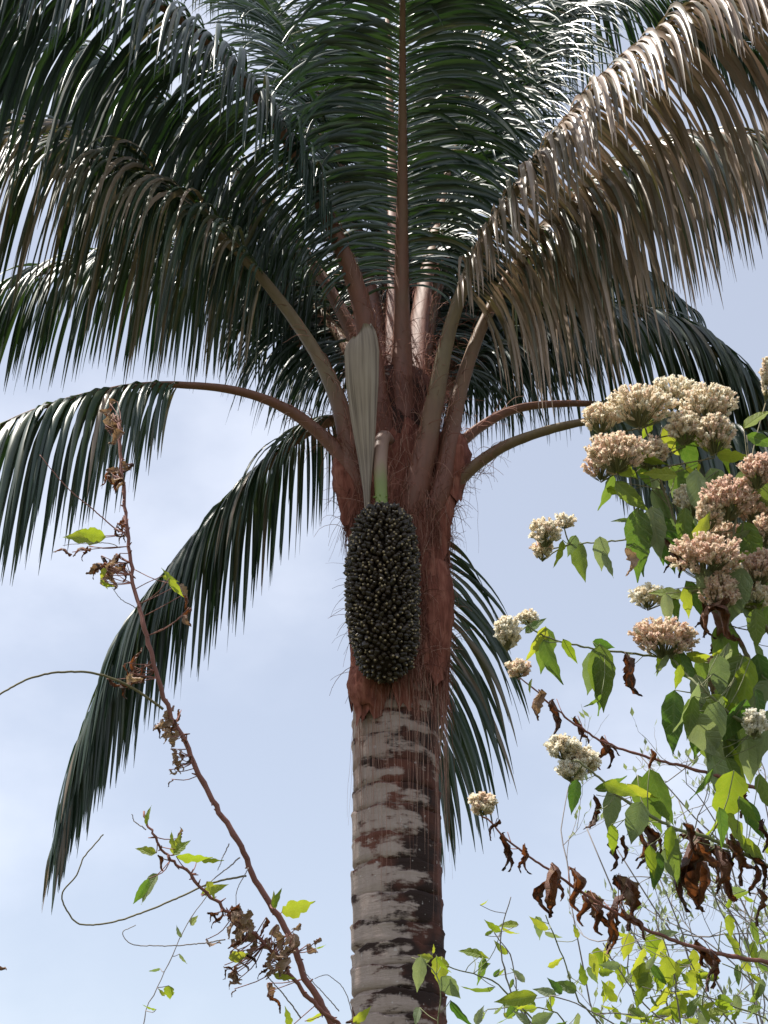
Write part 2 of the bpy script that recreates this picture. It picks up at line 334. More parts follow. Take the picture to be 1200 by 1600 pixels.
def frond(pts, start, Lmax, wbase=0.055, wmid=0.032, ang=58, vee=15, droop=1.0, spacing=0.0175, wid=0.028, tint=(0.05, 0.3), twist=0, lr=(1, 1), front=1.0, label=None, ptint=0.4, end_len=0.35, anghi=35, kinkp=0.06):
    P3 = [at(*p) for p in pts]
    q0 = P3[0]; P3 = [np.array([X0 + (q0[0] - X0) * 0.45, Y0 + (q0[1] - Y0) * 0.45, q0[2] - 0.30])] + P3
    pre = np.linalg.norm(P3[1] - P3[0]); C = spline(P3, 140); T = np.gradient(C, axis=0); T /= np.linalg.norm(T, axis=1)[:, None]
    seglen = np.linalg.norm(np.diff(C, axis=0), axis=1).sum()
    start = (pre + start * (seglen - pre)) / seglen
    A = C[-1] - C[0]; A[2] = 0; A = unit(A); B0 = np.array([A[1], -A[0], 0])      # right-hand side seen along the frond
    mb = MB(); us = np.linspace(0, 1, 140)
    rad = np.interp(us, [0, 0.06, 0.13, 0.22, 0.34, 0.6, 1], [wbase * 1.3, wbase * 1.6, wbase * 1.35, wbase * 0.95, wmid * 1.12, wmid * 0.55, 0.004])
    k = 10; V = []
    for i in range(0, 140, 2):
        Bv = unit(B0 - T[i] * np.dot(B0, T[i])); Nv = np.cross(Bv, T[i])
        for j in range(k):
            an = 2 * math.pi * j / k
            fl = 1.0 + 0.5 * max(0, 1 - us[i] / 0.13)
            nn_ = math.sin(an) * (0.85 if math.sin(an) < 0 else 0.45)
            V.append(C[i] + rad[i] * (math.cos(an) * Bv * fl * 0.9 + nn_ * Nv) + rng.normal(0, 0.0006, 3))
    m = len(V) // k
    mb.add(V, [(i * k + j, i * k + (j + 1) % k, (i + 1) * k + (j + 1) % k, (i + 1) * k + j) for i in range(m - 1) for j in range(k)] + [tuple(range((m - 1) * k, m * k))],
           np.repeat(np.interp(np.linspace(0, 1, m), [0, 0.10, 0.2, 1], [0.0, ptint * 0.3, ptint, ptint + 0.25]), k))
    o = build(mb, 'frond', M_petiole, C[0], palm)
    if label: o['label'] = label
    PET.append((C, np.array([unit(B0 - T[i] * np.dot(B0, T[i])) for i in range(140)]), rad))
    FR.append(o); fi = len(FR) - 1
    nl = int(seglen * (1 - start) / spacing)
    for q in range(nl):
        for s in (0, 1):
            u = start + (1 - start) * (q + random.uniform(0.1, 0.9)) / nl; v = (u - start) / (1 - start)
            i = min(138, int(u * 139)); fr = u * 139 - i
            p = C[i] * (1 - fr) + C[i + 1] * fr; Ti = T[i]
            Bv = unit(B0 - Ti * np.dot(B0, Ti)); Nv = np.cross(Bv, Ti)
            if twist:
                ct, st_ = math.cos(R(twist)), math.sin(R(twist)); Bv, Nv = Bv * ct + Nv * st_, Nv * ct - Bv * st_
            sd_ = 1 if s else -1
            a_ = R(ang + (anghi - ang) * v ** 1.5 + random.gauss(0, 4)); ve = R(vee + random.gauss(0, 9))
            d0 = math.cos(a_) * Ti + math.sin(a_) * (math.cos(ve) * sd_ * Bv + math.sin(ve) * Nv)
            Lg = Lmax * lr[s] * np.interp(v, [0, 0.07, 0.25, 0.6, 0.9, 1], [0.45, 0.72, 1.0, 0.98, 0.6, end_len]) * random.uniform(0.86, 1.06)
            if random.random() < 0.03: Lg *= random.uniform(.35, .7)
            kk = random.uniform(0.35, 0.75) if random.random() < kinkp else None
            tt = random.uniform(*tint)
            if random.random() < 0.04: tt = min(1, tt + 0.4)
            Vv, F, tt = leaflet(p + sd_ * Bv * rad[i] * 0.5, d0, Lg, wid * random.uniform(.8, 1.12) * (0.6 + 0.4 * min(1, 6 * v, 5 * (1 - v) + .3)), Ti, droop * random.uniform(.8, 1.25), tt, kink=kk)
            x, y, dz = proj(Vv[1::3]); inside = (x > 0) & (x < 1200) & (y > 0) & (y < 1600)
            plen = np.hypot(np.diff(x), np.diff(y))[inside[1:]].sum() * inside.mean()
            ALL.append((plen * front * wid / dz.mean(), fi, Vv, F, tt, p))
    return o
# pixel guides (photo px) with true distances; trunk axis stands at 6.1 m
frond([(628, 650, 5.98), (628, 520, 5.93), (628, 400, 5.83), (629, 250, 5.62), (629, 60, 5.28), (630, -120, 4.88), (631, -260, 4.45), (632, -380, 3.9)], 0.20, 0.95, 0.05, 0.034, ang=66, vee=4, droop=0.75, spacing=0.0155, tint=(0.0, 0.22), front=1.1, ptint=0.3, label='upright frond rising straight above the trunk')
frond([(622, 610, 6.3), (618, 450, 6.45), (612, 250, 6.85), (606, 60, 7.3), (602, -90, 7.85), (600, -190, 8.6)], 0.12, 1.0, 0.045, 0.03, ang=68, vee=12, droop=0.5, tint=(0.0, 0.22), front=0.6, ptint=0.25)
frond([(600, 630, 6.2), (510, 440, 6.25), (360, 250, 6.3), (180, 110, 6.35), (-20, 30, 6.4), (-200, 10, 6.4), (-400, 60, 6.4)], 0.17, 1.15, 0.045, 0.03, ang=60, vee=0, droop=1.3, tint=(0.0, 0.3), front=0.7)
frond([(590, 640, 5.98), (565, 470, 5.88), (490, 290, 5.70), (420, 175, 5.55), (330, 70, 5.36), (210, -15, 5.15), (40, -75, 4.9), (-170, -70, 4.65), (-330, -10, 4.5), (-520, 120, 4.35)], 0.20, 1.45, 0.058, 0.036, ang=60, vee=-12, droop=1.5, spacing=0.015, tint=(0.02, 0.25), front=1.4, lr=(0.72, 1.05), ptint=0.2, label='big dark frond arching to the upper left with hanging leaflets')
frond([(560, 740, 6.0), (530, 620, 5.92), (470, 510, 5.88), (370, 390, 5.85), (240, 290, 5.85), (90, 225, 5.9), (-80, 205, 5.95), (-260, 240, 6.0)], 0.30, 1.15, 0.055, 0.036, ang=60, vee=8, droop=1.3, tint=(0.2, 0.8), front=1.0, ptint=0.6, label='olive-stalked frond with leaflets coloured a sunlit bronze, behind the dark one')  # bronze tint paints sunlight onto these leaflets
frond([(580, 610, 6.4), (530, 520, 6.65), (450, 440, 6.95), (330, 400, 7.2), (180, 402, 7.35), (60, 430, 7.4), (-60, 490, 7.4), (-180, 600, 7.4)], 0.24, 0.95, 0.05, 0.03, ang=58, vee=5, droop=1.15, tint=(0.05, 0.4), front=0.8, ptint=0.6)
frond([(575, 770, 6.0), (530, 705, 5.98), (460, 645, 5.94), (380, 612, 5.88), (290, 601, 5.82), (205, 603, 5.75), (100, 625, 5.65), (0, 664, 5.55), (-120, 730, 5.45), (-220, 830, 5.4)], 0.40, 0.95, 0.048, 0.028, ang=62, vee=0, droop=2.2, tint=(0.1, 0.45), front=1.3, ptint=0.15, label='bare-stalked frond arching low to the left')
frond([(590, 700, 6.3), (540, 655, 6.5), (470, 680, 6.75), (390, 755, 6.9), (310, 845, 7.0), (225, 950, 7.05), (160, 1080, 7.05), (120, 1190, 7.05), (92, 1295, 7.05)], 0.13, 0.86, 0.045, 0.03, ang=50, vee=0, droop=1.35, tint=(0.05, 0.4), front=1.2, anghi=16, lr=(1, 1), end_len=0.5, label='old frond drooping far down to the left behind the trunk')
frond([(655, 790, 6.3), (678, 840, 6.45), (694, 900, 6.5), (700, 980, 6.52), (698, 1070, 6.54), (688, 1160, 6.56), (672, 1240, 6.58)], 0.12, 0.8, 0.038, 0.026, ang=52, vee=10, droop=0.55, spacing=0.027, tint=(0.05, 0.45), front=1.2, twist=0, anghi=25, end_len=0.6, label='old frond hanging behind the right side of the trunk')
frond([(645, 780, 5.92), (672, 650, 5.85), (705, 500, 5.76), (755, 375, 5.66), (840, 250, 5.52), (950, 118, 5.35), (1060, 28, 5.2), (1200, -50, 5.02), (1380, -70, 4.85), (1560, 0, 4.75)], 0.24, 1.35, 0.055, 0.034, ang=58, vee=-12, droop=1.7, spacing=0.0165, tint=(0.62, 1.0), front=1.4, lr=(1.1, 0.6), ptint=0.65, kinkp=0.15, label='frond arching to the upper right, its leaflets coloured a sunlit bronze')  # sunlight through the leaflets is put into their bronze tint
frond([(685, 760, 5.98), (712, 620, 5.93), (765, 480, 5.92), (855, 345, 5.95), (970, 255, 6.0), (1090, 215, 6.05), (1210, 225, 6.1), (1340, 290, 6.15)], 0.34, 1.0, 0.06, 0.038, ang=58, vee=0, droop=1.7, tint=(0.3, 0.9), front=0.9, ptint=0.45, label='brown-stalked frond behind the bronze one')
frond([(645, 620, 6.35), (680, 420, 6.7), (712, 300, 7.0), (748, 205, 7.3), (800, 95, 7.6), (865, 28, 7.8), (960, -10, 8.0), (1080, 10, 8.1), (1200, 90, 8.2)], 0.15, 1.3, 0.05, 0.034, ang=62, vee=10, droop=0.8, tint=(0.0, 0.2), front=0.7, ptint=0.9, label='shaded frond with pale midrib behind the bronze one')
frond([(680, 740, 6.1), (730, 680, 6.12), (800, 640, 6.15), (880, 630, 6.2), (960, 634, 6.25), (1060, 655, 6.3), (1170, 700, 6.35), (1280, 800, 6.4)], 0.42, 0.85, 0.045, 0.028, ang=60, vee=0, droop=1.9, tint=(0.1, 0.5), front=1.0, ptint=0.15)
frond([(678, 800, 6.02), (712, 752, 6.0), (780, 700, 5.95), (860, 670, 5.9), (940, 655, 5.84), (1040, 652, 5.78), (1150, 665, 5.7), (1270, 710, 5.64), (1390, 800, 5.6)], 0.38, 0.9, 0.046, 0.03, ang=60, vee=0, droop=2.0, tint=(0.1, 0.5), front=1.0, ptint=0.5, label='thick-stalked frond reaching right behind the pale flowers')
frond([(660, 660, 6.35), (720, 580, 6.6), (800, 515, 6.8), (900, 487, 6.95), (1000, 492, 7.02), (1085, 525, 7.05), (1150, 585, 7.08), (1210, 660, 7.1), (1260, 770, 7.1)], 0.18, 0.9, 0.045, 0.03, ang=52, vee=8, droop=1.25, tint=(0.1, 0.5), front=0.9, ptint=0.5, anghi=25, label='frond arching over to the right with a sunlit top')
frond([(645, 640, 6.4), (700, 520, 6.8), (780, 425, 7.2), (880, 395, 7.6), (980, 420, 7.9), (1070, 480, 8.1)], 0.20, 1.0, 0.045, 0.03, ang=60, vee=0, droop=1.2, tint=(0.0, 0.25), front=0.6)
frond([(605, 620, 6.35), (545, 500, 6.7), (470, 390, 7.1), (380, 320, 7.5), (270, 300, 7.8), (150, 330, 8.0)], 0.22, 1.0, 0.045, 0.03, ang=60, vee=0, droop=1.1, tint=(0.0, 0.3), front=0.6)
frond([(610, 610, 6.3), (575, 430, 6.55), (535, 260, 6.9), (480, 110, 7.3), (400, -10, 7.7), (300, -80, 8.0), (180, -100, 8.3)], 0.15, 1.0, 0.05, 0.032, ang=62, vee=12, droop=0.7, tint=(0.05, 0.35), front=0.7)
frond([(640, 620, 6.25), (665, 430, 6.45), (705, 250, 6.8), (745, 90, 7.2), (790, -50, 7.6), (860, -150, 8.1)], 0.16, 0.95, 0.05, 0.032, ang=60, vee=5, droop=0.85, tint=(0.05, 0.4), front=0.7)
frond([(612, 620, 6.3), (602, 500, 6.7), (592, 415, 7.2), (586, 385, 7.8), (580, 410, 8.4), (576, 480, 8.8)], 0.10, 1.15, 0.03, 0.024, ang=66, vee=-5, droop=1.1, tint=(0.0, 0.25), front=0.4)
frond([(655, 620, 6.3), (678, 490, 6.7), (700, 410, 7.2), (716, 385, 7.8), (728, 410, 8.4), (735, 480, 8.8)], 0.10, 1.15, 0.03, 0.024, ang=66, vee=-5, droop=1.1, tint=(0.0, 0.25), front=0.4)
frond([(595, 640, 6.3), (545, 505, 6.75), (500, 425, 7.3), (465, 395, 7.9), (440, 420, 8.5), (425, 490, 8.8)], 0.10, 1.1, 0.03, 0.024, ang=64, vee=-5, droop=1.1, tint=(0.0, 0.25), front=0.4)
frond([(665, 640, 6.3), (720, 540, 6.75), (775, 470, 7.3), (815, 450, 7.9), (845, 480, 8.5), (860, 560, 8.8)], 0.10, 1.0, 0.03, 0.024, ang=64, vee=-5, droop=1.1, tint=(0.0, 0.25), front=0.4)
order = sorted(range(len(ALL)), key=lambda i: -ALL[i][0]); top = set(order[:300])
rest = {}
for i, (sc_, fi, V, F, tt, p) in enumerate(ALL):
    if i in top:
        mb = MB(); mb.add(V, F, tt); build(mb, 'leaflet', M_leaflet, p, FR[fi])
    else: rest.setdefault(fi, MB()).add(V, F, tt)
for fi, mb in rest.items(): build(mb, 'leaflets', M_leaflet, WORG[FR[fi].name], FR[fi], kind='stuff')

# ---- fruit bunch, its stalk, the woody bract
bt = at(600, 800, 5.72); bo = at(603, 1062, 5.80)
fb = MB(); nb_ = 30; cen = spline([bt, (bt + bo) / 2 + np.array([-0.012, -0.03, 0]), bo], nb_)
us = np.linspace(0, 1, nb_); BR = np.interp(us, [0, 0.04, 0.12, 0.3, 0.6, 0.8, 0.93, 1], [0.06, 0.105, 0.132, 0.15, 0.152, 0.135, 0.10, 0.02])
fb.tube(cen, BR * 0.9, 16, m=0); bunch = build(fb, 'fruit_bunch', M_core, bt, palm, label='long dark cone of packed pointed fruits')
fm = MB(); k = 6; prof = [(0, 0.55), (0.3, 1.0), (0.6, 0.85), (0.84, 0.36), (1.0, 0.07)]
V = [(r * 0.0132 * math.cos(2 * math.pi * j / k), r * 0.0132 * math.sin(2 * math.pi * j / k), (u - 0.35) * 0.032) for u, r in prof for j in range(k)]
Fq = [(i * k + j, i * k + (j + 1) % k, (i + 1) * k + (j + 1) % k, (i + 1) * k + j) for i in range(4) for j in range(k)]
fm.add(V, Fq[:18]); fm.f += Fq[18:] + [tuple(range(24, 30))]; fm.m += [1] * 7
FM = fm.mesh('fruit', [M_fruit, M_tip]); FM2 = fm.mesh('fruit', [M_fruit, M_fruit]); Va = np.array(V)
fruits = []; GA = math.pi * (3 - 5 ** 0.5)
cl = np.concatenate([[0], np.cumsum((BR[1:] + 0.03) * np.linalg.norm(np.diff(cen, axis=0), axis=1))]); nf_ = 1650
for q in range(nf_):
    u = np.interp((q + 0.5) / nf_ * cl[-1], cl, us); f_ = u * (nb_ - 1); i = min(nb_ - 2, int(f_)); fr = f_ - i
    c_ = cen[i] * (1 - fr) + cen[i + 1] * fr; r = np.interp(u, us, BR); an = q * GA + random.gauss(0, 0.05)
    o_ = np.array([math.cos(an), math.sin(an), 0]); slope = (BR[i + 1] - BR[i]) / (np.linalg.norm(cen[i + 1] - cen[i]))
    d = unit(o_ + np.array([0, 0, slope * 0.6 - 0.05]) + rng.normal(0, 0.22, 3))
    fruits.append((c_ + o_ * r + d * random.uniform(-0.007, 0.008), d, random.uniform(0.8, 1.25)))
def facing(f): return -(f[1][1] * 0.97 + f[1][2] * 0.2) + (-0.25 * abs(f[1][0]))
ordr = sorted(range(nf_), key=lambda i: -facing(fruits[i])); keep = set(ordr[:300]); rm = MB()
for i, (p, d, s) in enumerate(fruits):
    q = Vector(d).to_track_quat('Z', 'Y')
    if i in keep:
        o = link('fruit', FM if random.random() < 0.4 else FM2, p, bunch); o.rotation_mode = 'QUATERNION'; o.rotation_quaternion = q; o.scale = (s, s, s)
    else:
        Mx = np.array(q.to_matrix()) * s; b = rm.n; tt = random.random()
        rm.add(Va @ Mx.T + p, Fq[:18], tt); rm.f += [tuple(x + b for x in f) for f in Fq[18:] + [tuple(range(24, 30))]]; rm.m += [1 if random.random() < 0.4 else 0] * 7
build(rm, 'fruits', [M_fruit, M_tip], bt, bunch, kind='stuff')
sb = MB(); P = spline([at(612, 690, 5.86), at(600, 683, 5.80), at(594, 705, 5.75), at(595, 760, 5.72), at(598, 812, 5.72)], 24)
sb.tube(P, np.interp(np.linspace(0, 1, 24), [0, 0.12, 0.3, 0.75, 1], [0.02, 0.036, 0.038, 0.03, 0.026]), 12, tint=np.linspace(1, 0, 24))
for q in range(26):
    c_ = P[random.randint(19, 23)]; d = unit(np.array([random.gauss(0, 1), -abs(random.gauss(0, 1)), random.uniform(-.5, .6)]))
    sb.tube([c_ + d * 0.02, c_ + d * 0.045 + (0, 0, -.004)], [0.005, 0.001], 5, tint=random.uniform(0, 0.2))
build(sb, 'stalk', M_stalk, P[-1], bunch, label='green stalk of the fruit bunch, brown at its bend')
# woody bract: boat-shaped shell with thickness
wb = MB(); rows, cols = 34, 15
Cs = spline([at(574, 800, 5.74), at(571, 720, 5.70), at(566, 640, 5.63), at(563, 575, 5.56), at(562, 512, 5.50)], rows)
wid_ = np.interp(np.linspace(0, 1, rows), [0, 0.12, 0.3, 0.5, 0.7, 0.88, 0.96, 1], [0.012, 0.018, 0.038, 0.062, 0.082, 0.090, 0.080, 0.055])
V = []; inner = []
for i in range(rows):
    u = i / (rows - 1); T_ = unit(Cs[min(i + 1, rows - 1)] - Cs[max(i - 1, 0)]); S = -unit(np.cross(T_, [0, 1, 0.3])); Nn = unit(np.cross(S, T_))
    if np.dot(Nn, CAM - Cs[i]) < 0: Nn = -Nn
    for j in range(cols):
        v = j / (cols - 1) * 2 - 1; th = (v + 0.28) * (1.25 + 0.45 * (1 - u)) + (0.3 * v if v > 0 else 0)
        rr = wid_[i] / 0.95
        lip = 0.012 * math.sin(v * 9) * u * 0.3
        zoff = (0.075 * v * (1 if v < 0.45 else 0.3) + 0.014 * math.cos(v * 7)) * max(0, (u - 0.85) / 0.15)
        p = Cs[i] + S * rr * math.sin(th) + Nn * (rr * (math.cos(th) - 0.6) * 0.8 + lip + 0.0042 * math.cos(v * 17)) + T_ * zoff
        V.append(p); inner.append(p - (S * math.sin(th) + Nn * math.cos(th)) * 0.006)
nV = len(V); F = []
for i in range(rows - 1):
    for j in range(cols - 1):
        a_ = i * cols + j; F += [(a_, a_ + 1, a_ + cols + 1, a_ + cols), (nV + a_ + cols, nV + a_ + cols + 1, nV + a_ + 1, nV + a_)]
rim = [i * cols for i in range(rows)] + [(rows - 1) * cols + j for j in range(1, cols)] + [i * cols + cols - 1 for i in range(rows - 2, -1, -1)] + [j for j in range(cols - 2, 0, -1)]
for q in range(len(rim)):
    a_, b_ = rim[q], rim[(q + 1) % len(rim)]; F.append((a_, nV + a_, nV + b_, b_))
wb.add(V + inner, F, [j / (cols - 1) for _ in range(2 * rows) for j in range(cols)]); build(wb, 'bract', M_spathe, Cs[0], palm, label='grey woody boat-shaped bract standing beside the fruit stalk')

# ---- ragged old sheaths and stubs
def rag(name, px, py, Y, wpx, hpx, seed, label=None):
    r_ = random.Random(seed); mb = MB(); c0 = at(px, py - hpx / 2, Y); c1 = at(px, py + hpx / 2, Y); hw = wpx / 2 * depth(c0) / FPX
    n_, m_ = 14, 12; V = []
    for i in range(n_):
        u = i / (n_ - 1); c_ = c0 + (c1 - c0) * u; 
        for j in range(m_):
            an = 2 * math.pi * j / m_; s_ = hw * (0.55 + 0.55 * math.sin(math.pi * min(1, u * 1.1) * 0.85 + 0.3)) * (1 + 0.25 * math.sin(j * 2.1 + seed) + 0.15 * r_.random()) * (0.25 if i == 0 else 1)
            drop = (r_.random() * 0.10) * u ** 4
            V.append(c_ + np.array([s_ * math.cos(an), s_ * 0.6 * math.sin(an), -drop]))
    mb.add(V, [(i * m_ + j, i * m_ + (j + 1) % m_, (i + 1) * m_ + (j + 1) % m_, (i + 1) * m_ + j) for i in range(n_ - 1) for j in range(m_)], [r_.random() for _ in V])
    return build(mb, name, M_fibre, c0, palm)
rag('sheath_stub', 577, 1072, 5.93, 56, 70, 3)
rag('sheath_stub', 684, 795, 5.98, 40, 120, 4)
rag('sheath_stub', 552, 742, 6.0, 50, 110, 7)
rag('sheath_stub', 672, 960, 5.96, 52, 190, 8)
rag('sheath_stub', 622, 860, 5.93, 60, 260, 9)
rag('sheath_stub', 700, 720, 5.98, 60, 90, 12)
# ---- loose fibres
sf = MB(); rr_ = random.Random(2)
def strand(p, d, Lg, g, r, tint, n_=7, wv=0.3):
    P = [np.array(p, float)]; d = unit(d); ax_ = rng.normal(0, 1, 3)
    for i in range(n_):
        d = unit(d + np.array([0, 0, -g]) + rng.normal(0, wv * 0.35, 3)); P.append(P[-1] + d * Lg / n_)
    sf.tube(P, np.linspace(r, r * 0.4, n_ + 1), 3, tint=tint, cap=False)
for q in range(4200):
    zc = rr_.choice([rr_.uniform(4.15, 5.2), rr_.uniform(4.8, 6.05), rr_.uniform(4.15, 4.6)]); an = rr_.uniform(math.pi * (1.22 if zc < 5.0 else 0.95), math.pi * 2.03)
    r0 = np.interp(zc, [4.12, 4.5, 4.9, 5.2, 5.5, 5.8, 6.17], [0.215, 0.235, 0.25, 0.262, 0.25, 0.205, 0.11])
    o_ = np.array([math.cos(an), math.sin(an), 0]); tg = np.array([-o_[1], o_[0], 0])
    strand(np.array([X0, Y0, zc]) + o_ * r0, o_ * (rr_.uniform(0.0, 0.12) if zc < 5.0 else rr_.uniform(0, 0.4)) + tg * 0.8 * rr_.gauss(0, 0.5) + np.array([0, 0, rr_.choice([-1, -1, -1, 0.9])]), rr_.uniform(0.05, 0.26), rr_.uniform(0.1, 0.5), rr_.uniform(0.0008, 0.0024), rr_.betavariate(2, 2.2))
for q in range(150):      # long threads over the upper trunk
    an = rr_.uniform(math.pi * 1.15, math.pi * 1.95); o_ = np.array([math.cos(an), math.sin(an), 0])
    strand(np.array([X0, Y0, rr_.uniform(3.9, 4.35)]) + o_ * 0.222, np.array([rr_.gauss(0, .1), 0, -1]), rr_.uniform(0.2, 0.9), 0.5, 0.0009, rr_.uniform(0.6, 1), 9, 0.12)
for q in range(260):      # hairs around the petiole bases and hanging beside the crown
    px, py = rr_.choice([(rr_.uniform(660, 800), rr_.uniform(470, 720)), (rr_.uniform(690, 760), rr_.uniform(640, 760)), (rr_.uniform(440, 560), rr_.uniform(560, 700)), (rr_.uniform(540, 600), rr_.uniform(440, 600))])
    pull = abs(px - 625)
    if pull > 110: continue
    strand(at(px, py, 5.9 + rr_.uniform(-.1, .2)), rng.normal(0, 1, 3), rr_.uniform(0.05, 0.22), 0.25, 0.0008, rr_.uniform(0.3, 1), 7, 0.6)
for px, py, ln in [(700, 770, .3), (705, 760, .45), (742, 738, .42), (735, 745, .25), (690, 800, .35), (684, 815, .3), (712, 742, .5), (560, 1050, .2), (548, 1040, .08)]:
    strand(at(px, py, 5.95), np.array([rr_.gauss(0, .25), 0, -1]), ln, 0.25, 0.0011, 0.25, 10, 0.35)
for (Cc, Bb, Rr) in PET:
    for q in range(300):
        i = rr_.randint(8, 44); sd_ = rr_.choice([-1, 1, rr_.uniform(-1, 1)]); p = Cc[i] + Bb[i] * sd_ * Rr[i] * 0.95 + rng.normal(0, 0.006, 3)
        fall = (1 - (i - 8) / 36)
        if rr_.random() > fall + 0.1: continue
        strand(p, Bb[i] * sd_ * 0.6 + (Cc[i + 1] - Cc[i]) * rr_.choice([-30, 30]) + rng.normal(0, .3, 3), rr_.uniform(0.04, 0.17), 0.22, rr_.uniform(0.0010, 0.0024), 0.15 + 0.85 * rr_.betavariate(2, 2), 6, 0.5)
build(sf, 'loose_fibres', M_strand, (X0, Y0, 4.12), palm, kind='stuff')

# ================================================================== broad-leaf plants
def leaf_mesh(name, m, lw=0.36, curl=0.2, fold=0.25, wave=0.04, seed=0, crumple=0.0, roll=0.0, bite=0.0):
    """unit-length leaf, base at origin, along +Y, face +Z"""
    r_ = random.Random(seed); n_, k = 12, 6; V = []; tint = []; ph = [r_.uniform(0, 6.28) for _ in range(6)]
    for i in range(n_ + 1):
        u = i / n_
        prof = (max(0.0, math.sin(math.pi * min(1, u ** 0.68))) ** 0.9) * (1 - 0.3 * u) * (1 - max(0, (u - 0.7) / 0.3) * 0.55)
        hw = lw * 0.55 * prof + 0.003
        yb = u - curl * 0.25 * u * u; zb = -curl * u * u * 0.55
        if crumple: 
            yb = u * (1 - 0.12 * crumple); zb += crumple * 0.10 * math.sin(u * 7 + ph[0]); 
        xo = crumple * 0.10 * math.sin(u * 6 + ph[1])
        for j in range(k + 1):
            v = j / k * 2 - 1
            ww = hw * (1 + (wave * 1.6) * math.sin(u * 26 + ph[2] + (2 if v > 0 else 0)))
            if bite and abs(v) > 0.9: ww *= 1 - bite * max(0, math.sin(u * 19 + ph[3]))
            x, z_ = v * ww, fold * abs(v) * ww + wave * 0.35 * math.sin(u * 18 + ph[4] + v * 2) * abs(v)
            if roll:
                an = v * roll * 1.6; x = ww / max(.3, roll * 1.6) * math.sin(an); z_ = ww / max(.3, roll * 1.6) * (1 - math.cos(an))
            if crumple: z_ += crumple * 0.03 * r_.gauss(0, 1); x += crumple * 0.025 * r_.gauss(0, 1)
            V.append((x + xo, yb, zb + z_)); tint.append(1.0 if abs(v) < 0.2 else (0.35 if (i + j) % 2 else 0.0))
    mb = MB(); mb.add(V, [(i * (k + 1) + j, i * (k + 1) + j + 1, (i + 1) * (k + 1) + j + 1, (i + 1) * (k + 1) + j) for i in range(n_) for j in range(k)], tint)
    return mb.mesh(name, m)
LM = {}
def variants(key, m, n_=5, **kw):
    for q in range(n_):
        k2 = dict(kw)
        for a_ in ('curl', 'fold', 'lw'):
            if a_ in k2: k2[a_] *= random.uniform(.75, 1.3)
        LM.setdefault(key, []).append(leaf_mesh('leaf', m, seed=q + hash(key) % 7 if False else q * 3 + len(key), **k2))
variants('green', M_green, lw=0.33, curl=0.25, fold=0.22)
variants('pale', M_pale, lw=0.36, curl=0.25, fold=0.2)
variants('lime', M_lime, lw=0.38, curl=0.3, fold=0.2, bite=0.25)
variants('limenarrow', M_lime, lw=0.34, curl=0.45, fold=0.3)
variants('broad', M_lime, lw=0.78, curl=0.25, fold=0.12, bite=0.3)
variants('dead', M_dead, 7, lw=0.42, curl=0.2, fold=0.2, wave=0.10, crumple=0.9, roll=1.5)
variants('tan', M_tan, 5, lw=0.5, curl=0.3, fold=0.2, wave=0.1, crumple=1.0, roll=0.8)
variants('narrow', M_green, lw=0.2, curl=0.5, fold=0.3)
RIGHT = np.array([1., 0, 0]); UPC = np.array([0, -sp, cp]); FWD = np.array([0, cp, sp])
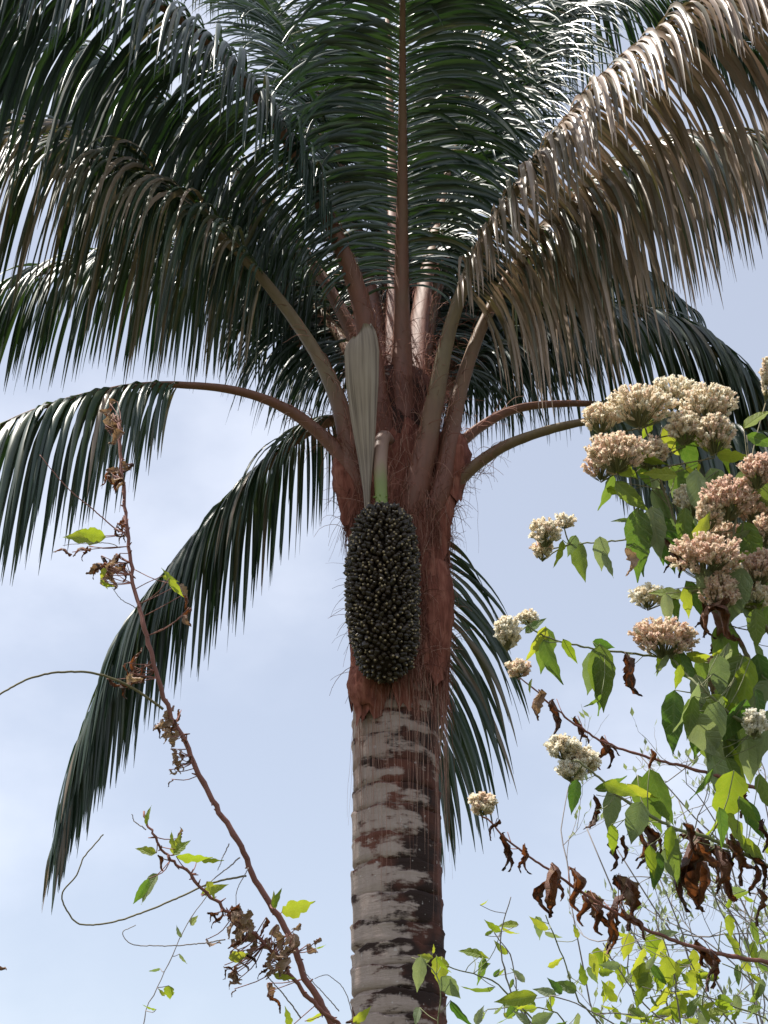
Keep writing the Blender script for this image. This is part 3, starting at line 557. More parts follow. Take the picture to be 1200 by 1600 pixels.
class Branch:
    def __init__(s, parent, pts, r0, r1, m, name='branch', nodes=True, wig=1.0, **props):
        s.px = spline([(p[0], p[1], p[2]) for p in pts], max(24, len(pts) * 10)); s.P = np.array([at(*p) for p in s.px]); s.mb = MB(); s.m = m; s.parent = parent; s.name = name; s.props = props
        n_ = len(s.P); s.P = s.P + (np.cumsum(rng.normal(0, 0.0012 * wig, s.P.shape), axis=0) * np.array([1, 1, 1]) * 0.6 + rng.normal(0, 0.0005 * wig, s.P.shape)); rad = np.linspace(r0, r1, n_)
        if nodes: rad = rad * (1 + 0.18 * (rng.random(n_) > 0.8))
        s.mb.tube(s.P, rad, 7); s.obj = None; s.todo = []
        s.r1 = r1
    def near(s, px, py):
        x, y, _ = proj(s.P); i = int(np.argmin(np.hypot(x - px, y - py))); return s.P[i], float(s.P[i][1])
    def twig(s, a_, b_, r, sag=0.0):
        mid = (a_ + b_) / 2 + np.array([rng.normal(0, .1), rng.normal(0, .1), -sag]) * np.linalg.norm(b_ - a_) * 0.5
        s.mb.tube(spline([a_, mid, b_], 6), np.linspace(r * 1.2, r, 6), 5)
    def leaf(s, kind, cx, cy, lpx, ang, dy=None, tiltd=0.0, yaw=None, stretch=1.0, name=None, link_=True, wsc=1.0):
        """leaf whose middle shows at (cx,cy), lpx long on the photo, ang: image direction of its tip (deg, -90 = down)"""
        P_, Y_ = s.near(cx, cy); Y_ += dy if dy is not None else random.uniform(-.07, .05)
        ca, sa = math.cos(R(ang)), math.sin(R(ang))
        b = at(cx - ca * lpx / 2, cy + sa * lpx / 2, Y_); Ls = lpx * depth(b) / FPX
        d = unit(RIGHT * ca + UPC * sa + FWD * tiltd)
        y_ = R(random.uniform(-55, 55) if yaw is None else yaw)
        n0 = unit(-FWD - d * np.dot(-FWD, d)); sd_ = np.cross(d, n0); nn_ = n0 * math.cos(y_) + sd_ * math.sin(y_); xx = np.cross(d, nn_)
        Mx = Matrix((xx, d, nn_)).transposed()
        me = random.choice(LM[kind])
        s.todo.append((name or ('withered_leaf' if kind in ('dead', 'tan') else 'leaf'), me, b, Mx.to_quaternion(), Ls * stretch, wsc))
        if link_ and np.linalg.norm(b - P_) > 0.004: s.twig(P_, b, max(0.0007, Ls * 0.008), 0.1)
    def cluster(s, cx, cy, wpx, hpx, tint, dens=1.0, stalk=True, dy=None):
        P_, Y_ = s.near(cx, cy + hpx * 0.5); Y_ += dy if dy is not None else random.uniform(-.08, .05)
        c_ = at(cx, cy, Y_); k = depth(c_) / FPX; a_, h_ = wpx / 2 * k, hpx / 2 * k
        mb = MB(); root = c_ - UPC * h_ * 1.3 + FWD * 0.01
        nh = int(24 + dens * wpx * hpx / 20)
        for q in range(nh):
            for _ in range(20):
                x, z_, y_ = rng.uniform(-1, 1), rng.uniform(-0.9, 1), rng.uniform(-1, 1)
                if x * x + z_ * z_ + y_ * y_ < 1 and (z_ > -0.35 or abs(x) > 0.35): break
            x += 0.12 * math.sin(q * 1.7); 
            p = c_ + RIGHT * x * a_ + UPC * z_ * h_ + FWD * y_ * a_ * 0.7
            d = unit((p - root) * np.array([1, 1, 1]) + rng.normal(0, 0.25, 3) * a_)
            if q % 2 == 0: mb.tube(spline([root + (p - root) * .15, root * .35 + p * .65 + UPC * -0.1 * h_, p], 4), [0.0008, 0.0007, 0.0006, 0.0006], 3, m=1, cap=False)
            tt = float(np.clip(tint + rng.normal(0, 0.16), 0, 1)); hs = random.uniform(0.0055, 0.0085)
            A_ = unit(np.cross(d, [0.3, 0.5, 0.8])); B_ = np.cross(d, A_)
            mb.tube([p - d * hs * 0.9, p - d * hs * 0.2, p + d * hs * 0.35], [hs * 0.22, hs * 0.42, hs * 0.5], 5, tint=tt * 0.9)
            for e_ in range(11):
                an = rng.uniform(0, 6.28); sp_ = rng.uniform(0.1, 1.0); d2 = unit(d + (A_ * math.cos(an) + B_ * math.sin(an)) * sp_); w_ = np.cross(d2, rng.normal(0, 1, 3)); w_ = unit(w_) * hs * 0.2
                p0 = p + d * hs * 0.2; p1 = p0 + d2 * hs * rng.uniform(0.7, 1.25)
                mb.add([p0 - w_ * .6, p0 + w_ * .6, p1 + w_ * 1.2, p1 - w_ * 1.2], [(0, 1, 2, 3)], float(np.clip(tt + rng.normal(0, .12), 0, 1)))
        s.todo.append(('flower_cluster', mb.mesh('flower_cluster', [M_floret, M_greentwig], c_), c_, None, 1, 1))
        if stalk: s.twig(P_, root, 0.0014); s.twig(root, root + (c_ - root) * 0.35, 0.0012)
    def finish(s):
        s.obj = build(s.mb, s.name, s.m, s.P[0], s.parent, **s.props)
        for nm, me, b, q, sc_, ws in s.todo:
            o = link(nm, me, b, s.obj)
            if q is not None: o.rotation_mode = 'QUATERNION'; o.rotation_quaternion = q; o.scale = (sc_ * ws, sc_, sc_)
        return s.obj

# ---- flowering shrub on the right, rooted right of the frame
base = at(1330, 2450, 2.75); base[2] = gz(base[0], base[1])
shrub = empty('flowering_shrub', base, label='tall shrub at right with fluffy cream flower heads, drooping green and withered brown leaves', category='shrub')
stm = MB(); S0 = spline([base, at(1340, 2000, 2.72), at(1320, 1650, 2.68), at(1290, 1400, 2.65), at(1250, 1180, 2.62), at(1215, 1080, 2.62), at(1185, 1040, 2.6)], 40)
stm.tube(S0, np.linspace(0.016, 0.006, 40), 9); build(stm, 'stem', M_olive, base, shrub)
BRS = []
def br(*a_, **k): b = Branch(*a_, **k); BRS.append(b); return b
# dead-leaf branch
b1 = br(shrub, [(1310, 1530, 2.66), (1200, 1502, 2.55), (1100, 1481, 2.48), (1000, 1441, 2.42), (920, 1398, 2.38), (850, 1350, 2.34), (795, 1312, 2.3), (760, 1275, 2.28)], 0.0045, 0.0014, M_redstem)
b1.cluster(753, 1258, 36, 30, 0.55)
for a_ in [(770, 1298, 42, -110), (790, 1335, 70, -95), (795, 1345, 45, -80), (822, 1345, 55, -85), (815, 1350, 40, -110), (862, 1400, 100, -88), (850, 1405, 75, -100), (872, 1385, 60, -78), (902, 1395, 80, -85), (912, 1425, 60, -95), (898, 1375, 45, -70), (946, 1450, 95, -80), (957, 1462, 80, -95), (935, 1440, 60, -75), (978, 1405, 85, -75), (988, 1418, 95, -85), (996, 1446, 70, -60), (968, 1420, 80, -100), (1108, 1510, 95, -75), (1112, 1520, 75, -88), (1098, 1495, 50, -70)]:
    b1.leaf('dead', *a_)
b1.leaf('tan', 930, 1420, 60, -75); b1.leaf('tan', 985, 1400, 75, -65)
# second branch
b2 = br(shrub, [(1280, 1262, 2.62), (1200, 1236, 2.55), (1100, 1205, 2.5), (1000, 1176, 2.46), (930, 1148, 2.44), (870, 1105, 2.4), (835, 1070, 2.38), (812, 1050, 2.37)], 0.0042, 0.0012, M_redstem)
b2.cluster(811, 1046, 34, 24, 0.45)
for a_ in [(840, 1105, 55, -92), (866, 1128, 72, -96), (868, 1120, 55, -80), (905, 1143, 50, -85), (912, 1150, 40, -60), (950, 1178, 60, -80), (940, 1182, 55, -100), (958, 1170, 40, -45), (1018, 1190, 40, -90), (1160, 1255, 60, -80)]: b2.leaf('dead', *a_)
b2.leaf('tan', 842, 1102, 50, -90); b2.leaf('narrow', 826, 1075, 30, -110)
# third branch (level)
b3 = br(shrub, [(1240, 1050, 2.62), (1160, 1043, 2.6), (1040, 1028, 2.58), (960, 1019, 2.55), (890, 1010, 2.52), (845, 995, 2.5), (815, 972, 2.48)], 0.0036, 0.0014, M_greentwig)
for a_ in [(793, 988, 36, 48, 0.85), (824, 966, 26, 18, 0.8), (1039, 996, 96, 56, 0.35)]: b3.cluster(*a_)
for k_, a_ in [('lime', (838, 1010, 70, -115)), ('green', (862, 1040, 85, -72)), ('lime', (892, 1020, 50, -60)), ('green', (850, 1020, 80, -95)), ('green', (838, 975, 45, 40)), ('green', (941, 1068, 118, -85)), ('pale', (925, 1055, 80, -100)), ('green', (945, 1008, 40, -15)), ('narrow', (927, 1100, 40, -130)), ('lime', (1030, 1040, 40, -110)), ('pale', (1034, 1040, 40, -120)), ('green', (1078, 1050, 70, -60)), ('limenarrow', (1100, 1030, 60, -20)), ('green', (1160, 1060, 70, -75)), ('lime', (1128, 1020, 45, 30))]: b3.leaf(k_, *a_)
b3.leaf('green', 941, 1066, 120, -86, yaw=5, wsc=1.05)
for a_ in [(984, 1058, 78, -80), (990, 1072, 60, -60), (980, 1050, 50, -95), (1149, 1064, 60, -95), (1168, 1090, 75, -85), (1160, 1075, 70, -105)]: b3.leaf('dead', *a_)
# flower branch to far left, upper
b4 = br(shrub, [(1130, 985, 2.62), (1090, 900, 2.62), (1040, 855, 2.6), (985, 841, 2.56), (930, 842, 2.52), (890, 845, 2.5)], 0.003, 0.0013, M_greentwig)
for a_ in [(853, 832, 42, 40, 0.7), (848, 858, 30, 30, 0.55), (883, 815, 28, 18, 0.75)]: b4.cluster(*a_)
for k_, a_ in [('green', (907, 880, 72, -84)), ('pale', (893, 855, 40, -110)), ('lime', (874, 868, 50, -102)), ('pale', (940, 868, 60, -85)), ('pale', (952, 885, 45, -60)), ('green', (998, 852, 118, -88)), ('pale', (1026, 838, 95, -80)), ('pale', (1015, 835, 90, -110)), ('tan', (985, 880, 50, -80)), ('green', (1047, 845, 80, -75)), ('narrow', (970, 812, 40, 175)), ('lime', (1090, 835, 50, 45))]: b4.leaf(k_, *a_)
b4.leaf('green', 998, 856, 125, -87, yaw=-8, wsc=1.05)
# main upright branches
b5 = br(shrub, [(1200, 1090, 2.62), (1170, 1030, 2.62), (1125, 950, 2.62), (1075, 860, 2.62), (1045, 790, 2.62), (1025, 725, 2.62), (1010, 670, 2.62)], 0.0055, 0.002, M_olive)
for a_ in [(940, 652, 60, 42, 0.65), (1000, 632, 105, 60, 0.62), (1053, 612, 76, 46, 0.72), (1107, 632, 84, 60, 0.62), (1118, 676, 56, 60, 0.55), (1072, 668, 60, 46, 0.6), (966, 705, 100, 56, 0.4), (940, 725, 50, 44, 0.3), (1012, 706, 60, 44, 0.5), (1085, 780, 60, 46, 0.75)]: b5.cluster(*a_)
for k_, a_ in [('lime', (1063, 700, 85, -50)), ('green', (1078, 712, 75, -65)), ('lime', (1110, 695, 60, -35)), ('lime', (1010, 672, 38, -110)), ('green', (1035, 650, 40, 15)), ('lime', (1085, 735, 50, -70)), ('lime', (1020, 720, 60, -25)), ('lime', (1028, 740, 60, 175)), ('green', (948, 772, 65, -105)), ('lime', (962, 768, 30, -20)), ('green', (990, 780, 80, -45)), ('pale', (1025, 760, 70, -75)), ('pale', (1062, 770, 85, -80)), ('lime', (1150, 715, 60, -15)), ('lime', (985, 735, 50, -30)), ('green', (1010, 745, 50, -60)), ('pale', (1040, 800, 80, -70)), ('green', (1068, 830, 75, -95)), ('lime', (1085, 850, 60, 50)), ('lime', (970, 735, 40, 160))]: b5.leaf(k_, *a_)
b6 = br(shrub, [(1215, 1010, 2.6), (1180, 960, 2.55), (1150, 900, 2.52), (1140, 840, 2.5), (1150, 790, 2.5), (1165, 750, 2.5)], 0.0045, 0.002, M_olive)
for a_ in [(1183, 735, 50, 50, 0.2), (1137, 778, 80, 60, 0.12), (1180, 790, 56, 60, 0.15), (1110, 800, 40, 50, 0.5), (1104, 868, 110, 66, 0.3), (1128, 838, 80, 40, 0.35), (1125, 925, 56, 56, 0.3), (1186, 888, 56, 56, 0.2), (1180, 930, 50, 40, 0.75), (1195, 830, 34, 50, 0.3), (1013, 932, 50, 34, 0.85), (1198, 590, 18, 60, 0.6)]: b6.cluster(*a_)
for k_, a_ in [('lime', (1175, 950, 75, -5)), ('green', (1182, 985, 70, -88)), ('pale', (1162, 835, 45, 20)), ('lime', (1178, 782, 70, 0)), ('lime', (1185, 650, 60, 40)), ('green', (1195, 690, 60, -20)), ('lime', (1040, 925, 60, 165)), ('green', (1055, 950, 60, -70)), ('pale', (1043, 955, 55, -85)), ('lime', (1075, 945, 55, -75)), ('green', (1090, 940, 75, -60)), ('lime', (1160, 870, 40, 20)), ('lime', (1135, 880, 45, -30)), ('lime', (1100, 820, 60, 60)), ('green', (1192, 1030, 60, -60))]: b6.leaf(k_, *a_)
for a_ in [(1110, 965, 85, -110), (1120, 985, 95, -80), (1105, 975, 70, -70), (1135, 975, 80, -55), (1098, 960, 60, -120), (1060, 880, 60, -85), (1047, 870, 60, -80), (1148, 1000, 50, -40)]: b6.leaf('dead', *a_)
# lower leafy branches
b7 = br(shrub, [(1290, 1395, 2.64), (1200, 1352, 2.5), (1120, 1316, 2.42), (1050, 1292, 2.38), (985, 1262, 2.35), (930, 1215, 2.33), (895, 1188, 2.32)], 0.0045, 0.0018, M_greentwig)
for a_ in [(880, 1168, 48, 34, 0.8), (905, 1188, 56, 40, 0.75), (893, 1205, 40, 30, 0.85)]: b7.cluster(*a_)
for k_, a_ in [('green', (896, 1248, 62, -100)), ('lime', (975, 1235, 70, -20)), ('lime', (1005, 1240, 60, -30)), ('green', (958, 1225, 60, 15)), ('lime', (1018, 1350, 60, -85)), ('green', (1056, 1345, 100, -70)), ('lime', (1045, 1320, 60, -100)), ('pale', (1052, 1358, 70, -65)), ('lime', (1158, 1305, 85, -50)), ('green', (1130, 1298, 75, -80)), ('lime', (1120, 1290, 70, -120)), ('lime', (1180, 1330, 60, -35)), ('green', (1170, 1270, 60, -60)), ('green', (1025, 1365, 70, -95))]: b7.leaf(k_, *a_)
b7.leaf('pale', 955, 1272, 82, -95, yaw=0, wsc=1.15); b7.leaf('pale', 992, 1290, 78, -105, yaw=20, wsc=1.1); b7.leaf('lime', 958, 1315, 55, -85)
for a_ in [(929, 1272, 60, -95), (925, 1285, 40, -110), (958, 1332, 75, -95), (975, 1330, 50, -100), (1012, 1325, 85, -85), (1022, 1310, 70, -60), (1002, 1318, 75, -110), (1080, 1312, 60, -65), (1072, 1380, 120, -95), (1086, 1372, 150, -88), (1096, 1390, 110, -80), (1110, 1350, 80, -60), (1135, 1370, 110, -62), (1128, 1365, 90, -80), (1155, 1350, 90, -70), (1165, 1345, 70, -55), (1100, 1330, 90, -40), (1190, 1360, 80, -70), (1195, 1310, 60, -90), (1188, 1420, 70, -85), (1178, 1380, 60, -100), (1145, 1330, 60, -100)]: b7.leaf('dead', *a_)
b8 = br(shrub, [(1225, 1180, 2.62), (1170, 1130, 2.5), (1120, 1090, 2.46), (1085, 1060, 2.45), (1055, 1030, 2.5), (1042, 1005, 2.56)], 0.0045, 0.0016, M_greentwig)
for k_, a_, kw in [('green', (1051, 1134, 112, -93), dict(yaw=25)), ('green', (1127, 1168, 150, -72), dict(yaw=0, wsc=1.15)), ('pale', (1112, 1150, 110, -100), dict(yaw=20)), ('green', (1170, 1165, 95, -85), dict(yaw=-10, wsc=1.2)), ('pale', (1097, 1092, 80, -75), dict()), ('green', (1078, 1125, 75, -100), dict()), ('pale', (1125, 1060, 75, -85), dict(yaw=10, wsc=1.2)), ('lime', (1140, 1115, 80, -40), dict()), ('lime', (1060, 1060, 45, -100), dict()), ('green', (1150, 1215, 70, -65), dict()), ('lime', (1178, 1045, 50, -50), dict()), ('tan', (1118, 1062, 75, -88), dict()), ('green', (1190, 1110, 70, -75), dict())]: b8.leaf(k_, *a_, **kw)
b8.cluster(1180, 1130, 34, 40, 1.0)
xr = random.Random(21)
for b, x0, x1, y0, y1, n_ in [(b5, 1020, 1130, 690, 860, 10), (b6, 1090, 1200, 760, 1030, 16), (b8, 1050, 1200, 1040, 1230, 16), (b7, 1000, 1200, 1230, 1340, 5), (b3, 1060, 1200, 1020, 1110, 6)]:
    for q in range(n_): b.leaf(xr.choice(['green', 'green', 'pale', 'pale', 'lime']), xr.uniform(x0, x1), xr.uniform(y0, y1), xr.uniform(60, 115), xr.uniform(-125, -50), wsc=xr.uniform(.95, 1.25))
for b in BRS: b.finish()
BRS.clear()

# ---- bramble-like climber at left
base = at(700, 2500, 2.3); base[2] = gz(base[0], base[1])
climb = empty('climbing_plant', base, label='red-brown leaning stem at left with shrivelled leaves, tendrils and few yellow-green leaves', category='plant')
c1 = br(climb, [tuple([700, 2440, 2.3]), (640, 1950, 2.26), (560, 1690, 2.22), (515, 1600, 2.2), (470, 1512, 2.18), (430, 1432, 2.16), (385, 1352, 2.14), (350, 1290, 2.12), (300, 1200, 2.1), (262, 1112, 2.08), (236, 1035, 2.06), (208, 935, 2.05), (194, 870, 2.05), (187, 800, 2.05), (181, 735, 2.05), (180, 690, 2.05), (177, 640, 2.05)], 0.0078, 0.0026, M_redstem, name='stem', wig=1.6)
for q in range(90):       # small spines and old bud stubs
    i = random.randint(30, len(c1.P) - 6); d = unit(rng.normal(0, 1, 3)); c1.mb.tube([c1.P[i], c1.P[i] + d * random.uniform(.006, .013)], [0.0025, 0.0008], 4)
def clump(b, cx, cy, wpx, hpx, n_, kinds, size=(18, 42)):
    for q in range(n_):
        b.leaf(random.choice(kinds), cx + random.gauss(0, wpx / 4), cy + random.gauss(0, hpx / 4), random.uniform(*size), random.uniform(-150, -20), yaw=random.uniform(-80, 80), dy=random.uniform(-.05, .05))
clump(c1, 177, 665, 18, 46, 13, ['tan', 'tan', 'dead'], (20, 36)); clump(c1, 197, 729, 16, 14, 4, ['tan', 'dead'], (14, 24)); clump(c1, 180, 755, 28, 36, 10, ['dead', 'tan', 'dead'], (20, 38))
clump(c1, 190, 830, 12, 60, 9, ['dead'], (18, 30)); clump(c1, 170, 888, 50, 44, 18, ['dead', 'tan', 'tan'], (18, 38)); clump(c1, 163, 912, 24, 20, 3, ['tan', 'lime'], (18, 28))
c1.leaf('broad', 128, 838, 76, 178, yaw=15, wsc=0.55); c1.leaf('broad', 140, 834, 48, 172, yaw=-20, wsc=0.6); c1.leaf('dead', 125, 862, 36, -150); c1.leaf('dead', 96, 862, 34, 178); c1.leaf('dead', 132, 866, 28, -120)
c1.leaf('lime', 160, 898, 24, -110)
c1.leaf('lime', 262, 898, 34, 120); c1.leaf('lime', 276, 920, 40, -55); c1.leaf('lime', 268, 905, 30, -20); c1.leaf('tan', 288, 925, 28, -60); c1.leaf('dead', 291, 945, 34, -75); c1.leaf('dead', 294, 966, 34, -95); c1.leaf('tan', 292, 972, 24, -60)
clump(c1, 205, 1060, 40, 34, 9, ['dead', 'dead', 'tan'], (22, 44)); c1.leaf('dead', 212, 1030, 48, 80); c1.leaf('dead', 188, 1066, 34, 170)
clump(c1, 264, 1145, 30, 56, 16, ['tan', 'dead', 'tan'], (16, 34)); clump(c1, 280, 1200, 30, 50, 14, ['tan', 'tan', 'dead'], (10, 24))
c1.leaf('lime', 433, 1402, 36, 70); c1.leaf('lime', 428, 1405, 30, 100); c1.leaf('broad', 468, 1418, 58, 15, yaw=15, wsc=0.95)
c1.leaf('dead', 428, 1500, 34, -110); clump(c1, 490, 1480, 18, 18, 3, ['tan'], (14, 26)); c1.leaf('lime', 502, 1480, 18, 10)
c1.leaf('lime', 497, 1588, 44, 20); c1.leaf('lime', 450, 1588, 36, 100); c1.leaf('dead', 432, 1568, 44, -60); c1.leaf('tan', 424, 1552, 34, -70); c1.leaf('dead', 550, 1588, 30, 60); c1.leaf('lime', 568, 1586, 40, 35)
c2 = br(climb, [(600, 1760, 2.24), (545, 1640, 2.2), (500, 1592, 2.17), (440, 1530, 2.13), (400, 1490, 2.1), (350, 1448, 2.07), (300, 1400, 2.04), (262, 1362, 2.02), (245, 1330, 2.0), (228, 1295, 2.0)], 0.0042, 0.0016, M_redstem, wig=1.6)
for q in range(40):
    i = random.randint(20, len(c2.P) - 6); d = unit(rng.normal(0, 1, 3)); c2.mb.tube([c2.P[i], c2.P[i] + d * random.uniform(.005, .012)], [0.0018, 0.0006], 4)
c2.leaf('limenarrow', 230, 1272, 34, 85); c2.leaf('lime', 226, 1328, 38, 165, yaw=30); c2.leaf('lime', 277, 1318, 38, 75); c2.leaf('lime', 284, 1322, 36, 45); c2.leaf('lime', 268, 1312, 32, 110); c2.leaf('tan', 282, 1300, 20, 90)
c2.leaf('lime', 305, 1342, 60, -8, yaw=35); c2.leaf('lime', 330, 1345, 44, -12, yaw=40); c2.leaf('green', 230, 1390, 60, -125, yaw=50); c2.leaf('narrow', 218, 1400, 62, -118); c2.leaf('dead', 252, 1350, 30, -70); c2.leaf('limenarrow', 338, 1388, 50, 20); c2.leaf('lime', 332, 1392, 34, -60)
clump(c2, 372, 1440, 40, 40, 14, ['tan', 'tan', 'dead'], (18, 40)); clump(c2, 385, 1470, 70, 60, 22, ['tan', 'dead', 'tan'], (18, 44)); clump(c2, 445, 1478, 56, 60, 16, ['tan', 'tan', 'dead'], (18, 44)); clump(c2, 362, 1520, 26, 50, 10, ['dead', 'tan'], (16, 34)); clump(c2, 432, 1512, 60, 30, 12, ['tan', 'dead'], (16, 34)); clump(c2, 340, 1440, 24, 20, 4, ['dead'], (18, 32))
c2.leaf('broad', 374, 1494, 34, 10, yaw=10); c2.leaf('lime', 446, 1528, 40, -20); c2.leaf('lime', 386, 1432, 26, 70)
def tendril(pts, r=0.0011, m=None):
    b = br(climb, pts, r, r * 0.6, m or M_greytwig, name='tendril', nodes=False, wig=0.35); return b
tendril([(385, 1368, 2.14), (330, 1380, 2.12), (280, 1402, 2.1), (200, 1436, 2.06), (128, 1446, 2.04), (98, 1404, 2.03), (122, 1370, 2.02), (135, 1340, 2.02), (166, 1304, 2.02)], 0.0016, M_olive)
tendril([(352, 1468, 2.08), (300, 1476, 2.06), (250, 1480, 2.05), (205, 1474, 2.04), (192, 1456, 2.04), (212, 1444, 2.04)], 0.0010)
tendril([(255, 1108, 2.08), (215, 1080, 2.06), (180, 1062, 2.04), (130, 1050, 2.02), (60, 1056, 2.0), (0, 1086, 1.98), (-60, 1130, 1.97)], 0.0022, M_olive)
tendril([(186, 832, 2.05), (150, 802, 2.04), (110, 770, 2.03), (80, 735, 2.02), (64, 714, 2.02)], 0.0012, M_redstem)
tendril([(188, 856, 2.05), (172, 848, 2.05), (140, 848, 2.05), (100, 852, 2.05)], 0.0008)
tendril([(212, 950, 2.05), (190, 935, 2.04), (175, 918, 2.03)], 0.0008); tendril([(560, 1660, 2.2), (552, 1595, 2.2), (540, 1550, 2.2), (515, 1525, 2.2), (494, 1530, 2.19)], 0.0009)
tendril([(530, 1580, 2.2), (500, 1545, 2.19), (475, 1515, 2.18)], 0.0009); tendril([(388, 1356, 2.14), (372, 1395, 2.12), (375, 1430, 2.1)], 0.0008)
tendril([(375, 1340, 2.14), (350, 1362, 2.12), (325, 1385, 2.1)], 0.0012); tendril([(358, 1318, 2.13), (348, 1340, 2.12), (338, 1362, 2.11)], 0.0010)
tendril([(470, 1590, 2.18), (450, 1560, 2.16), (420, 1525, 2.13)], 0.0012); tendril([(228, 1296, 2.0), (212, 1285, 2.0), (206, 1270, 2.0)], 0.0010)
for b in BRS: b.finish()
BRS.clear()

# ---- slender pale vine between stem and left edge
base = at(210, 2500, 2.6); base[2] = gz(base[0], base[1])
vine = empty('slender_vine', base, label='thread-thin pale vine with tiny light leaves at lower left below the dry clump', category='vine')
v1 = br(vine, [(210, 2440, 2.6), (205, 1900, 2.6), (224, 1605, 2.6), (240, 1555, 2.6), (262, 1505, 2.6), (285, 1455, 2.6), (310, 1415, 2.6), (332, 1388, 2.6)], 0.0012, 0.0008, M_greytwig, name='stem', wig=0.6)
v1.leaf('lime', 264, 1553, 26, -90, yaw=10, wsc=1.5); v1.leaf('lime', 232, 1575, 24, 170, wsc=1.3); v1.leaf('lime', 252, 1550, 16, 130); v1.leaf('pale', 240, 1517, 22, -160); v1.leaf('pale', 286, 1500, 22, -60); v1.leaf('lime', 303, 1437, 20, 60, wsc=1.4); v1.leaf('pale', 278, 1455, 22, 120)
v1.finish(); BRS.clear()
# ---- small twig whose leaf tip pokes in at the left edge
base = at(-150, 2500, 2.2); base[2] = gz(base[0], base[1])
tw = empty('leafy_sapling', base, label='reddish leaf tip poking in at the far left edge', category='plant')
v2 = br(tw, [(-150, 2440, 2.2), (-120, 1900, 2.2), (-60, 1600, 2.2), (-34, 1508, 2.2)], 0.003, 0.001, M_olive, name='stem')
v2.leaf('tan', -8, 1508, 48, -18); v2.leaf('lime', -60, 1520, 60, 150); v2.finish(); BRS.clear()
# ---- vine in front of the trunk foot
base = at(690, 2500, 2.9); base[2] = gz(base[0], base[1])
tv_ = empty('leafy_vine', base, label='pale green leaved vine shoot in front of the trunk at the bottom', category='vine')
v3 = br(tv_, [(690, 2440, 2.9), (720, 1900, 2.88), (690, 1640, 2.86), (686, 1590, 2.85), (690, 1555, 2.84), (685, 1520, 2.84), (664, 1497, 2.84), (645, 1490, 2.84)], 0.0022, 0.0012, M_greentwig, name='stem', wig=.6)
v3.leaf('pale', 654, 1526, 66, -98, yaw=10, wsc=1.1); v3.leaf('lime', 686, 1520, 52, -100, yaw=20, wsc=1.25); v3.leaf('lime', 692, 1510, 40, -60, wsc=1.2); v3.leaf('pale', 706, 1546, 52, -50, yaw=0, wsc=1.7); v3.leaf('green', 722, 1588, 62, -55, wsc=.7); v3.leaf('lime', 678, 1482, 16, 80); v3.leaf('pale', 650, 1590, 34, -110, wsc=1.2); v3.leaf('lime', 664, 1494, 26, 170); v3.leaf('lime', 660, 1502, 30, 200)
v3.finish(); BRS.clear()

# ---- small-leaved bush along the bottom right
base = at(980, 2300, 3.1); base[2] = gz(base[0], base[1])
bush = empty('small_leaved_bush', base, label='bright small-leaved bush filling the bottom right corner', category='bush')
guides = [[(905, 1640), (850, 1600), (800, 1550), (765, 1525), (735, 1515), (700, 1505)], [(840, 1640), (800, 1555), (785, 1500), (785, 1450), (800, 1405)], [(850, 1650), (808, 1560), (795, 1490), (768, 1450)], [(960, 1640), (905, 1560), (880, 1480), (858, 1430)], [(1000, 1640), (985, 1560), (975, 1500), (985, 1440)], [(1060, 1640), (1050, 1560), (1040, 1500), (1020, 1440)], [(1120, 1650), (1105, 1570), (1125, 1500), (1130, 1440)], [(1180, 1650), (1170, 1560), (1160, 1480), (1175, 1400)], [(1010, 1650), (950, 1590), (900, 1560), (860, 1545)], [(1220, 1620), (1150, 1570), (1080, 1550), (1020, 1560)], [(1230, 1560), (1180, 1500), (1150, 1440), (1120, 1400)], [(1240, 1500), (1200, 1440), (1190, 1390), (1195, 1340)], [(900, 1650), (880, 1590), (830, 1575), (770, 1580)], [(1090, 1650), (1010, 1580), (960, 1520), (930, 1470)], [(1200, 1660), (1140, 1600), (1090, 1540), (1060, 1480)], [(1240, 1640), (1200, 1570), (1170, 1530), (1130, 1510)], [(1130, 1660), (1080, 1600), (1000, 1590), (930, 1585)], [(1240, 1590), (1210, 1520), (1205, 1460), (1180, 1430)]]
nleaf = 0
for gi, g in enumerate(guides):
    Yg = 2.95 + 0.35 * ((gi * 7) % 5) / 5
    low = at(g[0][0] * 0.4 + 980 * 0.6, 2280, 3.1)
    b = Branch(bush, [(g[0][0] * 0.4 + 590, 2260, 3.1), (g[0][0] * 0.8 + 200, 1850, Yg)] + [(x, y, Yg - 0.04 * i) for i, (x, y) in enumerate(g)], 0.0046, 0.0011, M_greytwig if gi % 3 else M_greentwig, wig=1.4)
    n_ = len(b.P); x, y, _ = proj(b.P)
    for q in range(22):
        i = random.randint(int(n_ * 0.45), n_ - 1)
        if y[i] > 1620: continue
        a_ = random.uniform(0, 360); rr2 = random.uniform(8, 46); cx, cy = x[i] + rr2 * math.cos(R(a_)), y[i] + rr2 * math.sin(R(a_)) * .8
        if cx < 690: continue
        lp = random.uniform(16, 44) * (1.1 if cx > 880 else 1.0)
        b.leaf(random.choice(['lime', 'limenarrow', 'lime', 'green', 'pale']), cx, cy, lp, random.choice([random.uniform(-110, -20), random.uniform(100, 200), random.uniform(0, 70)]), wsc=random.uniform(.8, 1.2)); nleaf += 1
    if gi == 0:
        for a_ in [('limenarrow', 800, 1562, 80, 190), ('narrow', 745, 1550, 60, 195), ('narrow', 800, 1590, 60, -120), ('green', 752, 1520, 50, -95), ('lime', 733, 1487, 40, 165), ('lime', 752, 1492, 36, -20), ('lime', 768, 1447, 34, 150)]: b.leaf(*a_)
    if gi in (4, 5, 13):
        for q in range(7): b.leaf('lime', random.uniform(930, 1090), random.uniform(1480, 1590), random.uniform(40, 66), random.uniform(-120, -60), wsc=1.1)
    b.finish()
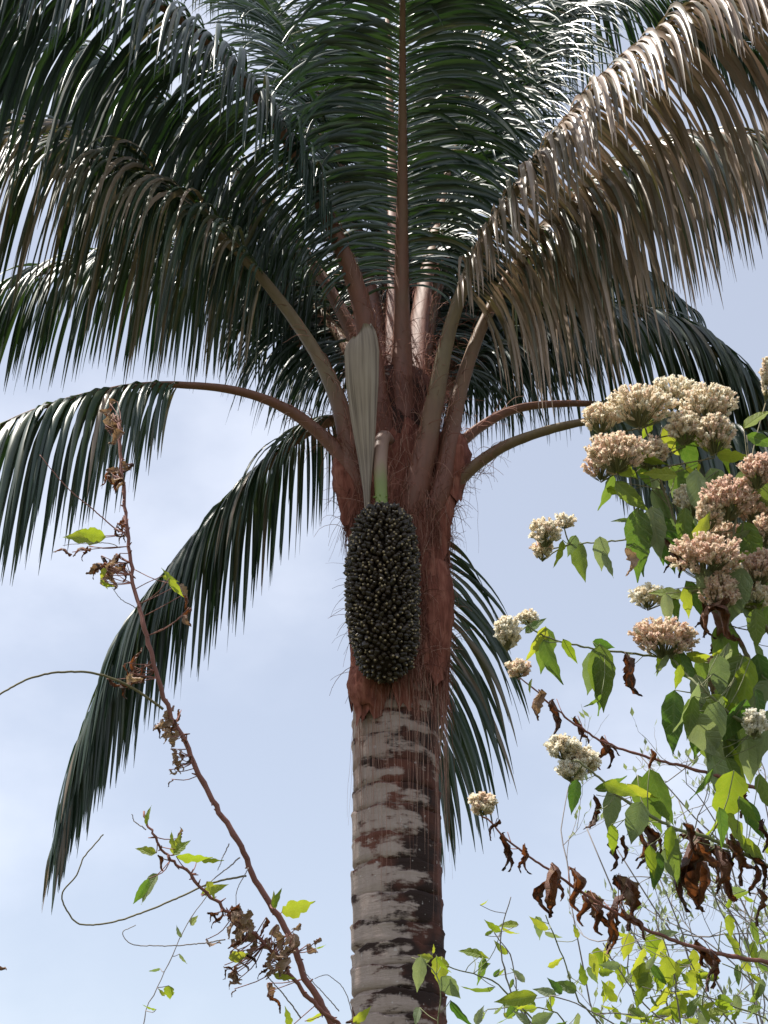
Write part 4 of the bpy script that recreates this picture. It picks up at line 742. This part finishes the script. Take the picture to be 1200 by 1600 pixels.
# ---- grey twiggy shrub further back at right
base = at(1180, 2100, 4.0); base[2] = gz(base[0], base[1])
tws = empty('twiggy_shrub', base, label='thin grey leafless-looking twiggy shrub behind the withered branches at right', category='shrub')
tk = random.Random(8); fine = MB(); fl = MB()
leafV = np.array([(0, 0, 0), (.22, .4, .05), (0, 1, 0), (-.22, .4, .05)])
def tiny(p, s_, tt):
    q = np.array(Vector(rng.normal(0, 1, 3)).normalized().to_track_quat('Z', 'Y').to_matrix()); fl.add((leafV * s_) @ q.T + p, [(0, 1, 2), (0, 2, 3)], tt)
def grow(p, d, Lg, r, lvl):
    if proj(p + d * Lg)[0] < 880 - 0.0 * lvl: return
    n_ = 7; P = [p]
    for i in range(n_):
        d = unit(d + rng.normal(0, 0.16, 3) + np.array([0, 0, 0.03])); P.append(P[-1] + d * Lg / n_)
    fine.tube(P, np.linspace(r, r * 0.6, n_ + 1), 4, cap=False)
    for i in range(2, n_ + 1):
        if lvl < 3 and tk.random() < (0.75 if lvl < 2 else 0.6):
            d2 = unit(d + np.array([tk.gauss(0, .7), tk.gauss(0, .5), tk.gauss(0, .5)])); grow(P[i], d2, Lg * tk.uniform(.4, .65), r * 0.55, lvl + 1)
        if lvl >= 2 and tk.random() < 0.35: tiny(P[i], tk.uniform(.012, .034), tk.random())
st_ = MB()
for (x0, y0, x1, y1) in [(1180, 1560, 1060, 1250), (1200, 1520, 1130, 1150), (1230, 1500, 1180, 1180), (1150, 1600, 960, 1320), (1060, 1620, 915, 1290), (1220, 1420, 1000, 1180), (1100, 1600, 1020, 1350), (1230, 1480, 1080, 1380), (940, 1620, 890, 1400)]:
    p0 = at(x0, y0, 4.0); p1 = at(x1, y1, 3.9); n_ = 12
    P = spline([base, (base + p0) / 2 + np.array([0.15, 0, 0.2]), p0, (p0 + p1) / 2 + rng.normal(0, .03, 3), p1], 30); st_.tube(P, np.linspace(0.008, 0.0018, 30), 5)
    for i in range(15, 30):
        if tk.random() < 0.62: grow(P[i], unit(np.array([tk.gauss(-.25, .7), tk.gauss(0, .5), tk.gauss(.35, .5)])), tk.uniform(.18, .40), 0.0022, 1)
build(st_, 'stem', M_greytwig, base, tws); build(fine, 'twigs', M_greytwig, base, tws, kind='stuff')
build(fl, 'small_leaves', M_pale, base, tws, kind='stuff', smooth=False)
print('leaflets', len(ALL), 'bush leaves', nleaf, 'objects', len(bpy.data.objects))
